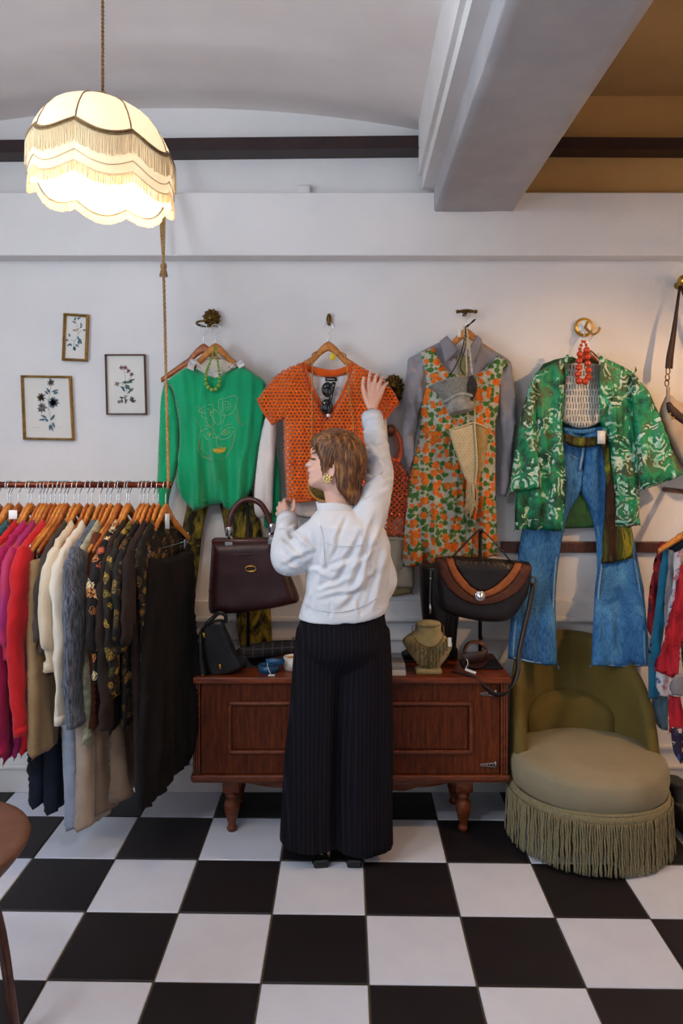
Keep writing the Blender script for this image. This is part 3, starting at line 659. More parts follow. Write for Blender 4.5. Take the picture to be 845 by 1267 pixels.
bead_string('bead_necklace', 'string of small olive green beads hanging over the green sweater', [(266, 428), (264, 436), (260, 448), (256, 458), (254.5, 470), (257, 478), (261, 482), (266, 482), (270, 478), (272, 470), (271, 460), (269, 445), (267, 430)], YS-.052, lambda u: .0042+.0055*math.sin(math.pi*u)**2, M['bead_g'])
def tiedye(name, stops, sc, st=(1, 1, .5), dist=1.5):
    t = NT(name); t.base(t.ramp(t.noise(sc, t.obj(st), 6, .6, dist), stops), .8, 0, .25); t.bump(t.noise(250), .2, .002); return t.m
M['tiedye'] = tiedye('black_yellow_print', [(.3, c('#15130f')), (.46, c('#2a2414')), (.56, c('#7a6a22')), (.7, c('#a08a30'))], 14)
r = root('trousers', W(280, 760, 3.42), 'black and mustard printed flared trousers hanging below the green sweater', 'trousers')
obj('leg', wsheet([(240, 560), (266, 560), (262, 610), (252, 650), (246, 700), (240, 760), (238, 830), (205, 830), (212, 760), (220, 690), (228, 640), (236, 600)], 3.425, .014, .03, .012, folds(.006, .04, 8), Tb=.01), M['tiedye'], r)
obj('leg', wsheet([(266, 560), (300, 560), (312, 610), (322, 650), (330, 700), (335, 760), (338, 830), (300, 830), (290, 740), (280, 670), (273, 630), (266, 600)], 3.425, .014, .03, .012, folds(.006, .04, 9), Tb=.01), M['tiedye'], r)

# ================================================================ orange crochet top group
M['orange'] = grid_holes('orange_crochet', '#d8520c', '#ea6a18', .0175, .0155, .0050, .85, .5, .38)
M['orange_s'] = knit('orange_yarn', '#d04e0c', '#e06216', 30)
YO = 3.30
r = root('crochet_sweater', W(404, 623, YO), 'orange open crochet short sleeved top with deep V neck', 'top')
fo = folds(.012, .06, 12, 8, grow=(2.0, 1.4))
OT = [(376, 447), (350, 458), (334, 472), (319, 493), (325, 508), (337, 527), (347, 521), (351, 520), (351, 554), (353, 590), (355, 616), (359, 623), (380, 621), (402, 619), (430, 619), (450, 617), (454, 590), (456, 550), (457, 522), (466, 516), (474, 521), (484, 510), (494, 498), (485, 482), (470, 467), (457, 459), (436, 448), (433, 465), (424, 487), (414, 505), (406, 516), (398, 504), (388, 485), (380, 465)]
body = wsheet(OT, YO, .026, .045, .010, fo, Tb=.012); OTF = body[2]
bo = obj('front', body, M['orange'], r)
obj('back_neck', wsheet([(378, 450), (395, 455), (415, 457), (434, 450), (436, 456), (425, 464), (405, 467), (388, 463), (378, 457)], YO+.03, .006, .012, .008), M['orange_s'], r)
for nm, px in (('neck_trim', [(376, 448), (381, 465), (389, 484), (398, 502), (406, 514), (414, 503), (424, 486), (432, 466), (436, 449)]), ('hem_trim', [(358, 621), (380, 619), (402, 617), (430, 617), (450, 615)]), ('sleeve_trim', [(319, 493), (325, 507), (337, 525)]), ('sleeve_trim', [(474, 519), (484, 509), (493, 498)])):
    obj(nm, tube([on(OTF, a, b, YO, .0) for a, b in px], .006, 8, 5), M['orange_s'], r)
M['shirt_w'] = fabric('undershirt_white', '#d6cfcd', '#e2dbd8', 5)
YU = 3.352
r = root('undershirt', W(400, 645, YU), 'white long sleeved undershirt beneath the orange crochet top', 'shirt')
obj('body', wsheet([(378, 452), (388, 460), (405, 464), (424, 460), (434, 452), (455, 470), (456, 520), (456, 600), (455, 640), (430, 638), (400, 642), (372, 640), (360, 630), (354, 590), (354, 520), (360, 470)], YU, .016, .03, .012, folds(.008, .05, 15), Tb=.01), M['shirt_w'], r)
obj('sleeve', wsheet([(334, 505), (327, 520), (321, 550), (316, 590), (314, 622), (316, 637), (321, 642), (330, 638), (337, 634), (338, 600), (340, 560), (342, 525)], YU-.03, .016, .03, .010, folds(.008, .03, 16), Tb=.012), M['shirt_w'], r)
obj('sleeve', wsheet([(466, 512), (478, 516), (481, 560), (481, 620), (478, 660), (462, 660), (462, 600), (460, 550)], YU+.02, .012, .03, .012, folds(.006, .03, 17), Tb=.012), M['shirt_w'], r)
p = W(409.5, 469, YU-.025); lb = obj('neck_label', box(p.x-.027, p.x+.027, p.y-.003, p.y, p.z-.01, p.z+.008, .001, 1), M['black_metal'], r, label='small black woven neck label')
obj('label_text', merge(*[box(p.x-.016+i*.005, p.x-.013+i*.005, p.y-.0036, p.y-.003, p.z-.003, p.z+.001) for i in range(7)]), M['paper'], lb)
p = W(406, 514, YO-.036); solo('collar_button', xf(lathe([(.0, 0), (.008, 0), (.008, .003), (.004, .005)], 14), Matrix.Translation(p) @ Matrix.Rotation(math.pi/2, 4, 'X')), M['tagw'], 'round white button at the point of the orange V neck', 'button')
# sunglasses hung by one arm
r = root('sunglasses', W(405, 513, YO-.02), 'black oval sunglasses hung sideways in the orange V neck', 'sunglasses')
def oval(px, py, Y, rx, rz, n=28): cc = W(px, py, Y); return [cc+Vector((rx*math.cos(t), 0, rz*math.sin(t))) for t in np.linspace(0, 2*math.pi, n+1)[:-1]]
for py in (482, 503):
    obj('rim', tube(oval(405 if py == 482 else 404, py, YO-.022, .0215, .029), .0055, 8, closed=True), M['mirror_black'], r)
    cc = W(405 if py == 482 else 404, py, YO-.022); obj('lens', ball(cc, (.02, .004, .0275), 18, 8), plain('dark_lens', '#1a1512', .06, 0, .7), r)
obj('bridge', tube([W(407, 490, YO-.022), W(408.5, 492.5, YO-.028), W(407, 495, YO-.022)], .0045, 8, 4), M['mirror_black'], r)
obj('temple_arm', tube([W(409, 476, YO-.022), W(414, 474, YO-.018), W(413, 480, YO+.015), W(409, 500, YO+.03), W(405, 512, YO+.032)], [.005, .0055, .004, .003, .004], 8, 4), M['mirror_black'], r)
# round pouch on a leather cord
M['tan'] = plain('tan_leather', '#a8702e', .5, 0, .4, '#b97f3a', 30, .15)
r = root('cord_pouch', W(402, 620, YO-.05), 'round tan rimmed pouch on a thin leather cord over the orange top', 'bag')
obj('cord', tube([W(402, 596, YO-.045), W(386, 575, YO-.043), W(386, 530, YO-.042), W(386, 480, YO-.04), W(387, 446, YO-.02), W(388, 437, YO+.06), W(407, 432, YO+.10), W(426, 438, YO+.06), W(428, 446, YO-.02), W(433, 490, YO-.04), W(438, 540, YO-.042), W(436, 570, YO-.043), W(410, 596, YO-.045)], .0032, 6, 6), M['tan'], r)
cc = W(402, 600, YO-.05); Rp = Matrix.Translation(cc) @ Matrix.Rotation(math.pi/2, 4, 'X')
obj('rim', tube(oval(402, 600, YO-.05, .072, .072, 40), .007, 8, closed=True), M['tan'], r)
obj('pouch_body', xf(lathe([(.0, -.02), (.05, -.018), (.07, -.006), (.07, .004), (.055, .012), (.0, .018)], 32), Rp), tiedye('pouch_brocade', [(.35, c('#1d1710')), (.5, c('#6a5522')), (.62, c('#3a2f17')), (.75, c('#a48a44'))], 60), r)
p = W(411.5, 441, YO-.02); solo('price_tag', merge(box(p.x-.012, p.x+.012, p.y-.002, p.y, p.z-.017, p.z+.013, .001, 1), tube([p+Vector((0, 0, .012)), p+Vector((-.004, .02, .05)), HK2+Vector((0, 0, -.04))], .0006, 4, 4)), plain('yellow_tag', '#d9b91c', .5), 'small yellow price tag on the orange top hanger', 'tag')
# net bag
M['net'] = None
def net_mat():
    t = NT('orange_net'); tc = t.n('TexCoord'); s = t.n('SeparateXYZ', Vector=tc.outputs['Object'])
    u = t.math('ADD', s.outputs[0], s.outputs[2]); v = t.math('SUBTRACT', s.outputs[0], s.outputs[2])
    def strand(x, k): return t.math('ABSOLUTE', t.math('SINE', t.math('MULTIPLY', x, k)))
    m = t.math('MINIMUM', strand(u, 125.0), strand(v, 125.0)); fac = t.math('LESS_THAN', m, .46)
    t.base(t.ramp(t.noise(30), [(.3, c('#b5411c')), (.7, c('#cf5a2e'))]), .85, 0, .2); t.bump(t.math('MULTIPLY', m, -1.0), .8, .006); t.alpha(fac); return t.m
M['net'] = net_mat(); M['net_s'] = knit('orange_net_yarn', '#b5411c', '#cf5a2e', 40)
YN = 3.40
r = root('net_bag', W(487, 664, YN), 'orange knotted string bag hanging beside the grey shirt', 'bag')
obj('net_body', wsheet([(460, 575), (474, 571), (486, 567), (493, 570), (501, 579), (507, 589), (509, 605), (508, 640), (506, 665), (480, 664), (462, 664), (455, 630), (455, 595)], YN, .03, .04, .010, folds(.006, .02, 21, 5), Tb=.02), M['net'], r)
for y in (592, 612, 637, 660): obj('net_knots', merge(*[ball(W(x+(y % 3), y+math.sin(x*.7)*1.2, YN-.03), .0055, 6, 5) for x in range(463, 507, 5)]), M['net_s'], r)
obj('top_cord', tube([W(456, 582, YN-.012), W(470, 573, YN-.016), W(484, 568, YN-.016), W(494, 572, YN-.012)], .007, 8, 5), M['net_s'], r)
obj('handle', tube([W(493, 571, YN-.01), W(497, 558, YN-.01), W(496, 545, YN-.01), W(490, 533, YN-.0), HK6+Vector((0, -.01, .0)), W(474, 540, YN), W(466, 556, YN), W(460, 578, YN-.01)], .0075, 8, 6, flat=((0, 1, 0), .6)), M['net_s'], r)
obj('handle', tube([W(489, 570, YN+.01), W(492, 558, YN+.012), W(491, 546, YN+.012), W(487, 535, YN+.01), HK6+Vector((0, .012, .002)), W(476, 548, YN+.01), W(470, 575, YN+.01)], .006, 8, 6, flat=((0, 1, 0), .6)), M['net_s'], r)
M['beige'] = fabric('beige_twill', '#b3a48e', '#c2b49e', 10)
r = root('shorts', W(490, 740, 3.42), 'beige cotton shorts with turned hems below the orange net bag', 'shorts')
obj('leg', wsheet([(462, 640), (502, 640), (502, 670), (500, 692), (511, 702), (512, 727), (486, 727), (468, 724), (460, 700)], 3.415, .014, .03, .012, folds(.006, .03, 31), Tb=.01), M['beige'], r)
obj('leg', wsheet([(462, 640), (498, 640), (508, 700), (510, 734), (486, 738), (466, 736), (458, 700)], 3.44, .008, .03, .012, folds(.004, .03, 32), Tb=.008), fabric('tan_twill', '#94805a', '#a08c66', 10), r)
obj('waistband', tube([W(463, 664, 3.398), W(482, 666, 3.395), W(501, 667, 3.4)], .008, 8, 4, flat=((0, 1, 0), .5)), M['beige'], r)

# ================================================================ floral dress group
def floral():
    t = NT('floral_print'); tc = t.n('TexCoord'); s = t.n('SeparateXYZ', Vector=tc.outputs['Object']); v = t.n('CombineXYZ', X=s.outputs[0], Y=s.outputs[2]).outputs[0]
    dn = t.n('TexNoise', Scale=90.0, Detail=1.0, Vector=v); ad = t.n('VectorMath', {'operation': 'MULTIPLY_ADD'}); t.set(ad, '_0', dn.outputs['Color']); ad.inputs[1].default_value = (.010, .010, 0); t.set(ad, '_2', v); v = ad.outputs[0]
    def vor(sc, seed):
        m = t.n('Mapping', Vector=v); m.inputs['Location'].default_value = (seed, seed*1.7, 0); x = t.n('TexVoronoi', {'voronoi_dimensions': '2D'}, Scale=sc, Vector=m.outputs[0], Randomness=.75); return x
    big = vor(21, 0); mid = vor(32, 3.1); sm = vor(46, 7.7)
    def pick(x, lo, hi):  # random per cell
        sp = t.n('SeparateColor', Color=x.outputs['Color']).outputs[0]; return t.math('MULTIPLY', t.math('GREATER_THAN', sp, lo), t.math('LESS_THAN', sp, hi))
    def blob(x, rad): return t.math('LESS_THAN', x.outputs['Distance'], rad)
    col = t.ramp(t.noise(60), [(.3, c('#a8a594')), (.7, c('#bab8ab'))])
    col = t.mix(t.math('MULTIPLY', blob(sm, .38), pick(sm, .0, .6)), col, c('#5c7a3a'))
    col = t.mix(t.math('MULTIPLY', blob(mid, .40), pick(mid, .0, .55)), col, c('#3f6a2c'))
    col = t.mix(t.math('MULTIPLY', blob(mid, .36), pick(mid, .6, 1.1)), col, c('#d8691c'))
    col = t.mix(t.math('MULTIPLY', blob(big, .36), pick(big, .45, 1.1)), col, t.ramp(t.noise(80), [(.4, c('#cf5a10')), (.6, c('#e07a24'))]))
    t.base(col, .75, 0, .3); t.bump(t.noise(300), .15, .002); return t.m
M['floral'] = floral(); M['grey_shirt'] = fabric('grey_cotton', '#7f7b80', '#918d92', 7, .7)
YG, YD = 3.40, 3.355
r = root('grey_shirt', W(568, 616, YG), 'grey collared long sleeved shirt beneath the floral dress', 'shirt')
obj('body', wsheet([(548, 421), (530, 430), (512, 440), (504, 447), (506, 475), (520, 492), (545, 520), (600, 520), (622, 492), (634, 470), (632, 448), (618, 438), (600, 428), (592, 420), (583, 432), (570, 448), (556, 434)], YG, .03, .03, .011, folds(.010, .05, 41, 5), Tb=.015), M['grey_shirt'], r)
obj('sleeve', wsheet([(508, 443), (503, 460), (500, 492), (499, 520), (498, 545), (501, 565), (506, 582), (510, 580), (514, 545), (520, 510), (526, 490), (530, 465), (522, 447)], YG-.012, .03, .03, .010, folds(.014, .03, 42, 3), Tb=.02), M['grey_shirt'], r)
obj('sleeve', wsheet([(626, 446), (634, 458), (638, 488), (639, 520), (635, 560), (631, 592), (626, 615), (618, 613), (618, 590), (620, 558), (619, 520), (616, 490), (614, 462)], YG-.012, .03, .03, .010, folds(.012, .03, 43, 4), Tb=.02), M['grey_shirt'], r)
for px in ([(544, 422), (553, 415), (561, 425), (567, 434), (559, 443), (551, 449), (548, 437)], [(590, 414), (596, 421), (593, 437), (586, 449), (579, 441), (576, 435), (584, 424)]): obj('collar_wing', wsheet(px, YG-.05, .006, .015, .007, lambda a, b: .006*math.sin(b*60), Tb=.004), M['grey_shirt'], r)
obj('button_placket', wsheet([(566, 440), (576, 440), (578, 470), (578, 500), (568, 500), (566, 470)], YG-.036, .004, .01, .007), fabric('olive_lining', '#6e7048', '#80815a', 12), r)
r = root('dress', W(558, 703, YD), 'sleeveless orange and green floral print dress over the grey shirt', 'dress')
fd = folds(.045, .06, 47, 9, grow=(2.0, 1.2))
db = wsheet([(520, 436), (536, 429), (541, 442), (551, 457), (568, 466), (590, 464), (606, 453), (617, 440), (629, 447), (622, 462), (619, 488), (617, 512), (614, 536), (615, 575), (616, 611), (617, 650), (617, 689), (595, 692), (565, 695), (536, 698), (499, 703), (500, 665), (504, 625), (510, 579), (519, 542), (521, 504), (527, 477), (525, 456)], YD, .03, .045, .010, fd, Tb=.015)
obj('dress_body', db, M['floral'], r); DRF = db[2]
obj('neck_binding', tube([on(DRF, a, b, YD, .0) for a, b in [(536, 430), (541, 443), (551, 457), (568, 465.5), (590, 463.5), (606, 452), (616, 441)]], .0035, 6, 5), M['floral'], r)
# hat hung by its cord, brim up
M['hat'] = fabric('grey_boucle', '#6f6c66', '#8d8a82', 150, .95, 200, .8); M['hat_in'] = fabric('hat_lining', '#2b2623', '#3a332f', 60)
hp = W(566, 492, YD-.10); RH = Matrix.Translation(hp) @ Matrix.Rotation(math.radians(-12), 4, 'Y') @ Matrix.Rotation(math.radians(-12), 4, 'X')
r = root('bucket_hat', W(566, 512, YD-.09), 'grey woven bucket hat hanging upside down on the floral dress', 'hat')
wob = lambda a, i: 1+.05*math.sin(2*a+.6)+.03*math.sin(5*a+i)
obj('brim', xf(lathe([(.062, .0), (.072, .02), (.088, .045), (.106, .068), (.112, .074), (.108, .075), (.09, .052), (.07, .022), (.058, .0)], 40, sy=.75, cap=False, wob=wob), RH), M['hat'], r)
obj('crown', xf(lathe([(.064, .004), (.066, -.012), (.060, -.03), (.063, -.045), (.056, -.062), (.052, -.068), (.045, -.07), (.02, -.068), (.001, -.067)], 36, sy=.8, wob=lambda a, i: 1+.05*math.sin(3*a+i*.7)+.025*math.sin(9*a+i*2)), RH), fabric('grey_cloth', '#7c7972', '#979389', 30, .9, 200, .4), r)
obj('lining', xf(lathe([(.056, .0), (.052, -.03), (.045, -.055), (.001, -.06)], 28, sy=.78, cap=False), RH), M['hat_in'], r)
obj('brim_fold', wsheet([(579, 472), (584, 462), (590, 476), (588, 491), (581, 501), (578, 487)], YD-.135, .006, .012, .007, lambda a, b: .01*math.sin(b*40)), M['hat_in'], r, label='dark lining of the folded brim')
obj('hat_band', xf(tube([Vector((.068*math.cos(t), .054*math.sin(t), -.006+.006*math.sin(3*t))) for t in np.linspace(0, 2*math.pi, 40)[:-1]], .008, 8, closed=True), RH), fabric('grey_band', '#8b877f', '#a29e95', 40), r)
for s, d in ((-1, -.06), (1, .062)): obj('chin_cord', tube([W(576, 404, YD-.02), W(574+s*1.5, 430, YD-.055), W(566+s*3.5, 455, YD-.085), RH @ Vector((d*1.2, -.02, .05))], .0028, 6, 6), M['hat_in'], r)
obj('bow', tube([W(576, 404, YD-.03), W(584, 399, YD-.04), W(588, 395.5, YD-.045), W(585, 397, YD-.05), W(578, 405, YD-.045)], .0028, 6, 5), M['hat_in'], r)
# cream crochet bag with tassel
M['crochet'] = grid_holes('cream_crochet', '#c9b184', '#dac69c', .017, .0125, .0062, .9, .5, .4); M['cream_y'] = fabric('cream_yarn', '#c4ac80', '#d8c49c', 90, .9, 300, .5)
M['cream_d'] = grid_holes('ochre_crochet', '#a8874a', '#b8965a', .017, .0125, .0062, .9, .5, .4)
YC = YD-.075
r = root('crochet_bag', W(583, 642, YC), 'cream crochet drawstring bag with tassel hanging on the floral dress', 'bag')
obj('front_panel', wsheet([(555, 532), (570, 528), (586, 523), (589, 545), (590, 570), (589, 598), (580, 599), (574, 589), (567, 570), (560, 550)], YC, .008, .012, .008, None, Tb=.006), M['crochet'], r)
obj('side_panel', wsheet([(587, 523), (595, 526), (603, 530), (603, 552), (598, 575), (594, 588), (590, 599), (589, 570)], YC+.012, .008, .012, .008, None, Tb=.006), M['cream_d'], r)
obj('seam', tube([W(587, 523, YC-.01), W(589, 550, YC-.012), W(590, 575, YC-.012), W(588, 600, YC-.01)], .0042, 6, 5), M['cream_y'], r)
obj('top_edge', tube([W(555, 532, YC-.004), W(570, 528, YC-.008), W(587, 523, YC-.008), W(603, 530, YC+.008)], .0035, 6, 5), M['cream_y'], r)
P = []
for i in range(46):
    x0 = random.uniform(578, 590); x1 = random.uniform(573, 592); P.append(tube([W(x0, 596, YC-.004+random.uniform(-.006, .006)), W((x0+x1)/2+random.uniform(-1, 1), 618, YC-.004+random.uniform(-.01, .01)), W(x1, random.uniform(628, 642) if x1 < 586 else random.uniform(622, 632), YC+random.uniform(-.014, .01))], .0017, 4, 3))
obj('tassel', merge(*P), M['cream_y'], r, kind='stuff')
for a, b in (((574, 404), (579, 526)), ((577, 404), (588, 523))):
    p0, p1 = W(a[0], a[1], YD-.02), W(b[0], b[1], YC-.006); mid = W((a[0]+b[0])/2+1, 455, YD-.075); cp = cr([p0, mid, p1], 40)
    obj('twisted_cord', merge(*[tube([q+Vector((.0021*math.cos(i*.75+s), .0021*math.sin(i*.75+s), 0)) for i, q in enumerate(cp)], .0023, 5) for s in (0, math.pi)]), M['cream_y'], r)
p = W(568.5, 411, YD-.03); solo('swing_tag', box(p.x-.008, p.x+.008, p.y-.001, p.y+.001, p.z-.022, p.z+.014), M['tagw'], 'white swing tag by the grey shirt hanger', 'tag')

# ================================================================ paisley jacket group
def paisley(name='green_paisley'):
    t = NT(name); v = t.obj(); dn = t.n('TexNoise', Scale=9.0, Detail=3.0, Vector=v); ad = t.n('VectorMath', {'operation': 'MULTIPLY_ADD'}); t.set(ad, '_0', dn.outputs['Color']); ad.inputs[1].default_value = (.13, .13, .13); t.set(ad, '_2', v); v2 = ad.outputs[0]
    base = t.ramp(t.noise(7, v2, 5, .6), [(.34, c('#0a2a1a')), (.43, c('#0b5a3a')), (.51, c('#11905c')), (.58, c('#4a5230')), (.68, c('#0f3f28'))])
    x = t.n('TexVoronoi', {'feature': 'F1'}, Scale=9.0, Vector=v2); band = t.math('SINE', t.math('MULTIPLY', x.outputs['Distance'], 34.0))
    y = t.n('TexVoronoi', {'feature': 'F1'}, Scale=26.0, Vector=v2)
    m1 = t.math('MULTIPLY', t.math('GREATER_THAN', band, .15), t.math('GREATER_THAN', t.noise(13, v2, 5), .51)); m2 = t.math('MULTIPLY', t.math('LESS_THAN', y.outputs['Distance'], .33), t.math('GREATER_THAN', t.noise(6, v2, 3), .5))
    col = t.mix(m1, base, t.ramp(t.noise(14, v2, 4), [(.38, c('#3f9a70')), (.5, c('#cfdccb')), (.62, c('#8fae84'))])); col = t.mix(m2, col, t.ramp(t.noise(20), [(.4, c('#12a884')), (.6, c('#c8e6d8'))]))
    t.base(col, .5, 0, .4); t.bump(t.noise(200), .1, .002); return t.m
M['paisley'] = paisley()
YJ = 3.355
r = root('paisley_jacket', W(714, 656, YJ), 'open green and white paisley print jacket with wide sleeves', 'jacket')
fj = folds(.028, .055, 51, 8, grow=(2.0, 1.35))
obj('back', wsheet([(700, 442), (720, 446), (741, 442), (785, 462), (788, 600), (785, 648), (730, 653), (660, 655), (650, 600), (660, 468)], YJ+.075, .006, .02, .014, None), fabric('jacket_lining', '#24482c', '#34602f', 40, .7), r)
lf = wsheet([(702, 440), (680, 452), (659, 466), (655, 500), (650, 540), (643, 590), (637, 620), (636, 655), (660, 656), (696, 657), (699, 620), (700, 580), (698, 553), (697, 521), (699, 490), (701, 465)], YJ, .022, .04, .011, fj, Tb=.012)
obj('left_front', lf, M['paisley'], r)
rf = wsheet([(741, 440), (762, 449), (785, 461), (788, 510), (789, 560), (791, 610), (793, 650), (775, 652), (760, 654), (761, 620), (757, 580), (752, 548), (744, 522), (741, 500), (742, 465)], YJ, .022, .04, .011, fj, Tb=.012)
obj('right_front', rf, M['paisley'], r)
obj('sleeve', wsheet([(662, 464), (655, 478), (650, 495), (644, 515), (637, 560), (630, 610), (650, 607), (669, 604), (666, 570), (664, 530), (664, 495)], YJ-.035, .026, .03, .011, folds(.012, .04, 53, 5), Tb=.02), M['paisley'], r)
obj('sleeve', wsheet([(782, 459), (795, 474), (808, 495), (820, 525), (833, 558), (846, 587), (820, 598), (792, 607), (788, 570), (785, 530), (781, 490)], YJ-.035, .026, .03, .011, folds(.012, .04, 54, 5), Tb=.02), M['paisley'], r)
obj('lapel', wsheet([(741, 440), (748, 443), (756, 465), (761, 488), (752, 500), (746, 520), (741, 500)], YJ-.03, .008, .012, .008, None, Tb=.005), M['paisley'], r)
obj('collar', tube([W(702, 440, YJ-.012), W(700, 448, YJ-.02), W(701, 465, YJ-.02)], .007, 8, 4), M['paisley'], r)
M['lace'] = grid_holes('white_lace_knit', '#c6bfb3', '#d5cec2', .013, .03, .0048, .9, .3, .12)
r = root('knit_blouse', W(720, 530, YJ+.03), 'white lacy knitted top inside the paisley jacket', 'top')
obj('front', wsheet([(698, 452), (712, 449), (730, 450), (742, 451), (746, 480), (747, 515), (740, 524), (728, 529), (715, 530), (702, 525), (694, 521), (696, 480)], YJ+.03, .02, .03, .009, folds(.006, .03, 55), Tb=.01), M['lace'], r)
obj('lining', wsheet([(698, 453), (742, 453), (746, 518), (720, 526), (696, 520)], YJ+.045, .005, .02, .014, None), fabric('ivory_slip', '#bdb4a6', '#c8bfb1', 8), r)
def denim():
    t = NT('blue_denim'); n = t.noise(4.5, t.obj((1, 1, .45)), 5); n2 = t.noise(160, t.obj((1, 1, .25)), 3)
    t.base(t.mix(.3, t.ramp(n, [(.33, c('#123f6e')), (.5, c('#1f62a0')), (.68, c('#559ad0'))]), t.ramp(n2, [(.35, c('#1d4468')), (.65, c('#7aa8cc'))])), .85, 0, .2); t.bump(n2, .3, .002); return t.m
M['denim'] = denim(); M['denim_seam'] = fabric('denim_seam', '#5f86a8', '#86a9c6', 160, .85, 300, .4)
YE = 3.42
r = root('jeans', W(716, 826, YE), 'blue flared denim jeans hanging under the paisley jacket', 'jeans')
fe = folds(.014, .07, 61, 6)
jl = wsheet([(697, 527), (722, 529), (721, 580), (718, 606), (706, 630), (698, 655), (692, 695), (688, 750), (690, 823), (660, 821), (628, 815), (632, 770), (638, 715), (645, 660), (662, 595), (684, 552)], YE, .02, .04, .011, fe, Tb=.012); JLF = jl[2]
jr = wsheet([(722, 529), (749, 527), (757, 560), (768, 600), (780, 645), (789, 690), (797, 740), (803, 790), (805, 825), (770, 826), (732, 823), (733, 780), (735, 736), (738, 690), (735, 650), (726, 622), (718, 606), (721, 580)], YE-.004, .02, .04, .011, fe, Tb=.012); JRF = jr[2]
def forward(p):                                         # the legs swing out over the chair back
    u = min(1, max(0, (1.12-p.z)/.32)); k = (p.y-.185*u*u*(3-2*u))/p.y; return Vector((p.x*k, p.y*k, H+(p.z-H)*k))
jl = ([forward(p) for p in jl[0]], jl[1]); jr = ([forward(p) for p in jr[0]], jr[1])
l1 = obj('leg', jl, M['denim'], r); l2 = obj('leg', jr, M['denim'], r)
for par, fr_, px in ((l1, JLF, [(629, 812), (660, 818), (689, 820)]), (l2, JRF, [(733, 820), (770, 823), (803, 822)]), (l1, JLF, [(684, 822), (683, 750), (687, 690), (694, 652)]), (l2, JRF, [(797, 822), (795, 780), (789, 735), (781, 685)]), (l2, JRF, [(737, 820), (738, 740), (742, 690), (738, 650)]), (l1, JLF, [(634, 812), (637, 770), (642, 715)])):
    obj('seam', tube([forward(on(fr_, a, b, YE, -.002)) for a, b in px], .0042, 6, 5), M['denim_seam'], par)
obj('waistband', tube([W(697, 531, YE-.02), W(720, 534, YE-.026), W(748, 530, YE-.02)], .011, 8, 5, flat=((0, 1, 0), .4)), M['denim'], r)
obj('fly', tube([W(722, 540, YE-.022), W(721, 560, YE-.024), W(717, 582, YE-.022)], .006, 8, 4, flat=((0, 1, 0), .4)), M['denim_seam'], r)
obj('pocket', tube([W(700, 548, YE-.02), W(706, 562, YE-.022), W(716, 568, YE-.022)], .0025, 6, 4), M['denim_seam'], r)
M['shawl'] = tiedye('olive_brown_shawl', [(.3, c('#1b130d')), (.45, c('#3a2213')), (.56, c('#4c5a1c')), (.66, c('#9a8a22')), (.75, c('#3a1c12'))], 16, (1, 1, .3), 1.0)
YB = YJ-.012
r = root('sash', W(745, 698, YB), 'olive and brown silk sash tied round the jeans waist', 'scarf')
obj('waist_wrap', wsheet([(697, 535), (712, 540), (730, 541), (748, 536), (752, 545), (740, 551), (720, 554), (705, 551), (697, 546)], YB+.012, .016, .015, .008, folds(.006, .015, 63, 1), Tb=.01), M['shawl'], r)
obj('hanging_end', wsheet([(742, 541), (753, 545), (757, 580), (762, 615), (770, 645), (783, 655), (783, 690), (765, 695), (744, 698), (746, 660), (749, 620), (748, 580)], YB+.02, .008, .02, .009, folds(.008, .02, 64, 6), Tb=.006), M['shawl'], r)
p = W(744, 541, YB-.02); solo('care_tag', box(p.x-.018, p.x+.018, p.y-.001, p.y+.001, p.z-.03, p.z+.03), M['tagw'], 'white price tag on the sash at the jeans waist', 'tag')
M['bead_r'] = plain('coral_bead', '#c23a16', .25, 0, .6)
P0 = [(366, 369, 1), (363, 400, 1), (360, 432, 1), (356, 463, 1), (361, 494, 1.05), (390, 497, 1.05), (405, 476, 1), (406, 444, 1), (402, 412, 1), (400, 381, 1), (397, 350, 1), (366, 345, .55), (372, 328, .5), (396, 326, .5), (388, 312, .45), (378, 310, .45)]
r = root('coral_necklace', W(722, 475, YJ-.06), 'chunky coral red bead necklace hanging over the white knitted top', 'necklace')
pts = []
for a, b, k in P0:
    q = W(620+a/3.756, 340+b/3.756, YJ-.05); o = obj('bead', ball(q, .0153*k, 12, 9), M['bead_r'], r)
obj('string', tube([W(620+a/3.756, 340+b/3.756, YJ-.05) for a, b, k in [P0[15], P0[12], P0[11]]+P0[:11]+[P0[13], P0[14]]], .001, 4), M['rope'], r)

# ================================================================ beige shoulder bag at the right edge
M['beige_l'] = plain('beige_leather', '#a58f7c', .6, 0, .35, '#b39d89', 12, .2, 80); M['brown_strap'] = plain('brown_strap', '#2a1712', .55, 0, .35, '#341d16', 40)
YBg = 3.36
r = root('shoulder_bag', W(860, 588, YBg), 'beige leather shoulder bag with brown strap on the ball hook', 'bag')
obj('bag_body', wsheet([(826, 486), (818, 500), (815, 518), (822, 540), (833, 560), (846, 580), (868, 592), (900, 590), (915, 560), (915, 510), (905, 492), (870, 500), (850, 500), (838, 496)], YBg, .045, .05, .011, folds(.006, .07, 71), Tb=.03), M['beige_l'], r)
obj('shoulder_strap', ribbon([W(841, 354, YBg+.04), W(837, 385, YBg+.01), W(833, 415, YBg), W(829, 440, YBg), W(827.5, 456, YBg)], [(1, .3, 0), (1, .2, .0), (1, 0, 0), (1, 0, 0), (1, 0, 0)], .004, [.012, .016, .024, .032, .034]), M['brown_strap'], r)
obj('shoulder_strap', ribbon([W(842, 354, YBg+.05), W(860, 400, YBg+.03), W(880, 450, YBg+.02), W(897, 490, YBg+.01)], (1, 0, 0), .004, [.012, .02, .03, .034]), M['brown_strap'], r)
for y in (458, 466, 473): obj('chain_link', tube(oval(826.5-(y-458)*.1, y+1, YBg-.004, .009, .016, 16), .0028, 6, closed=True), M['brass'], r)
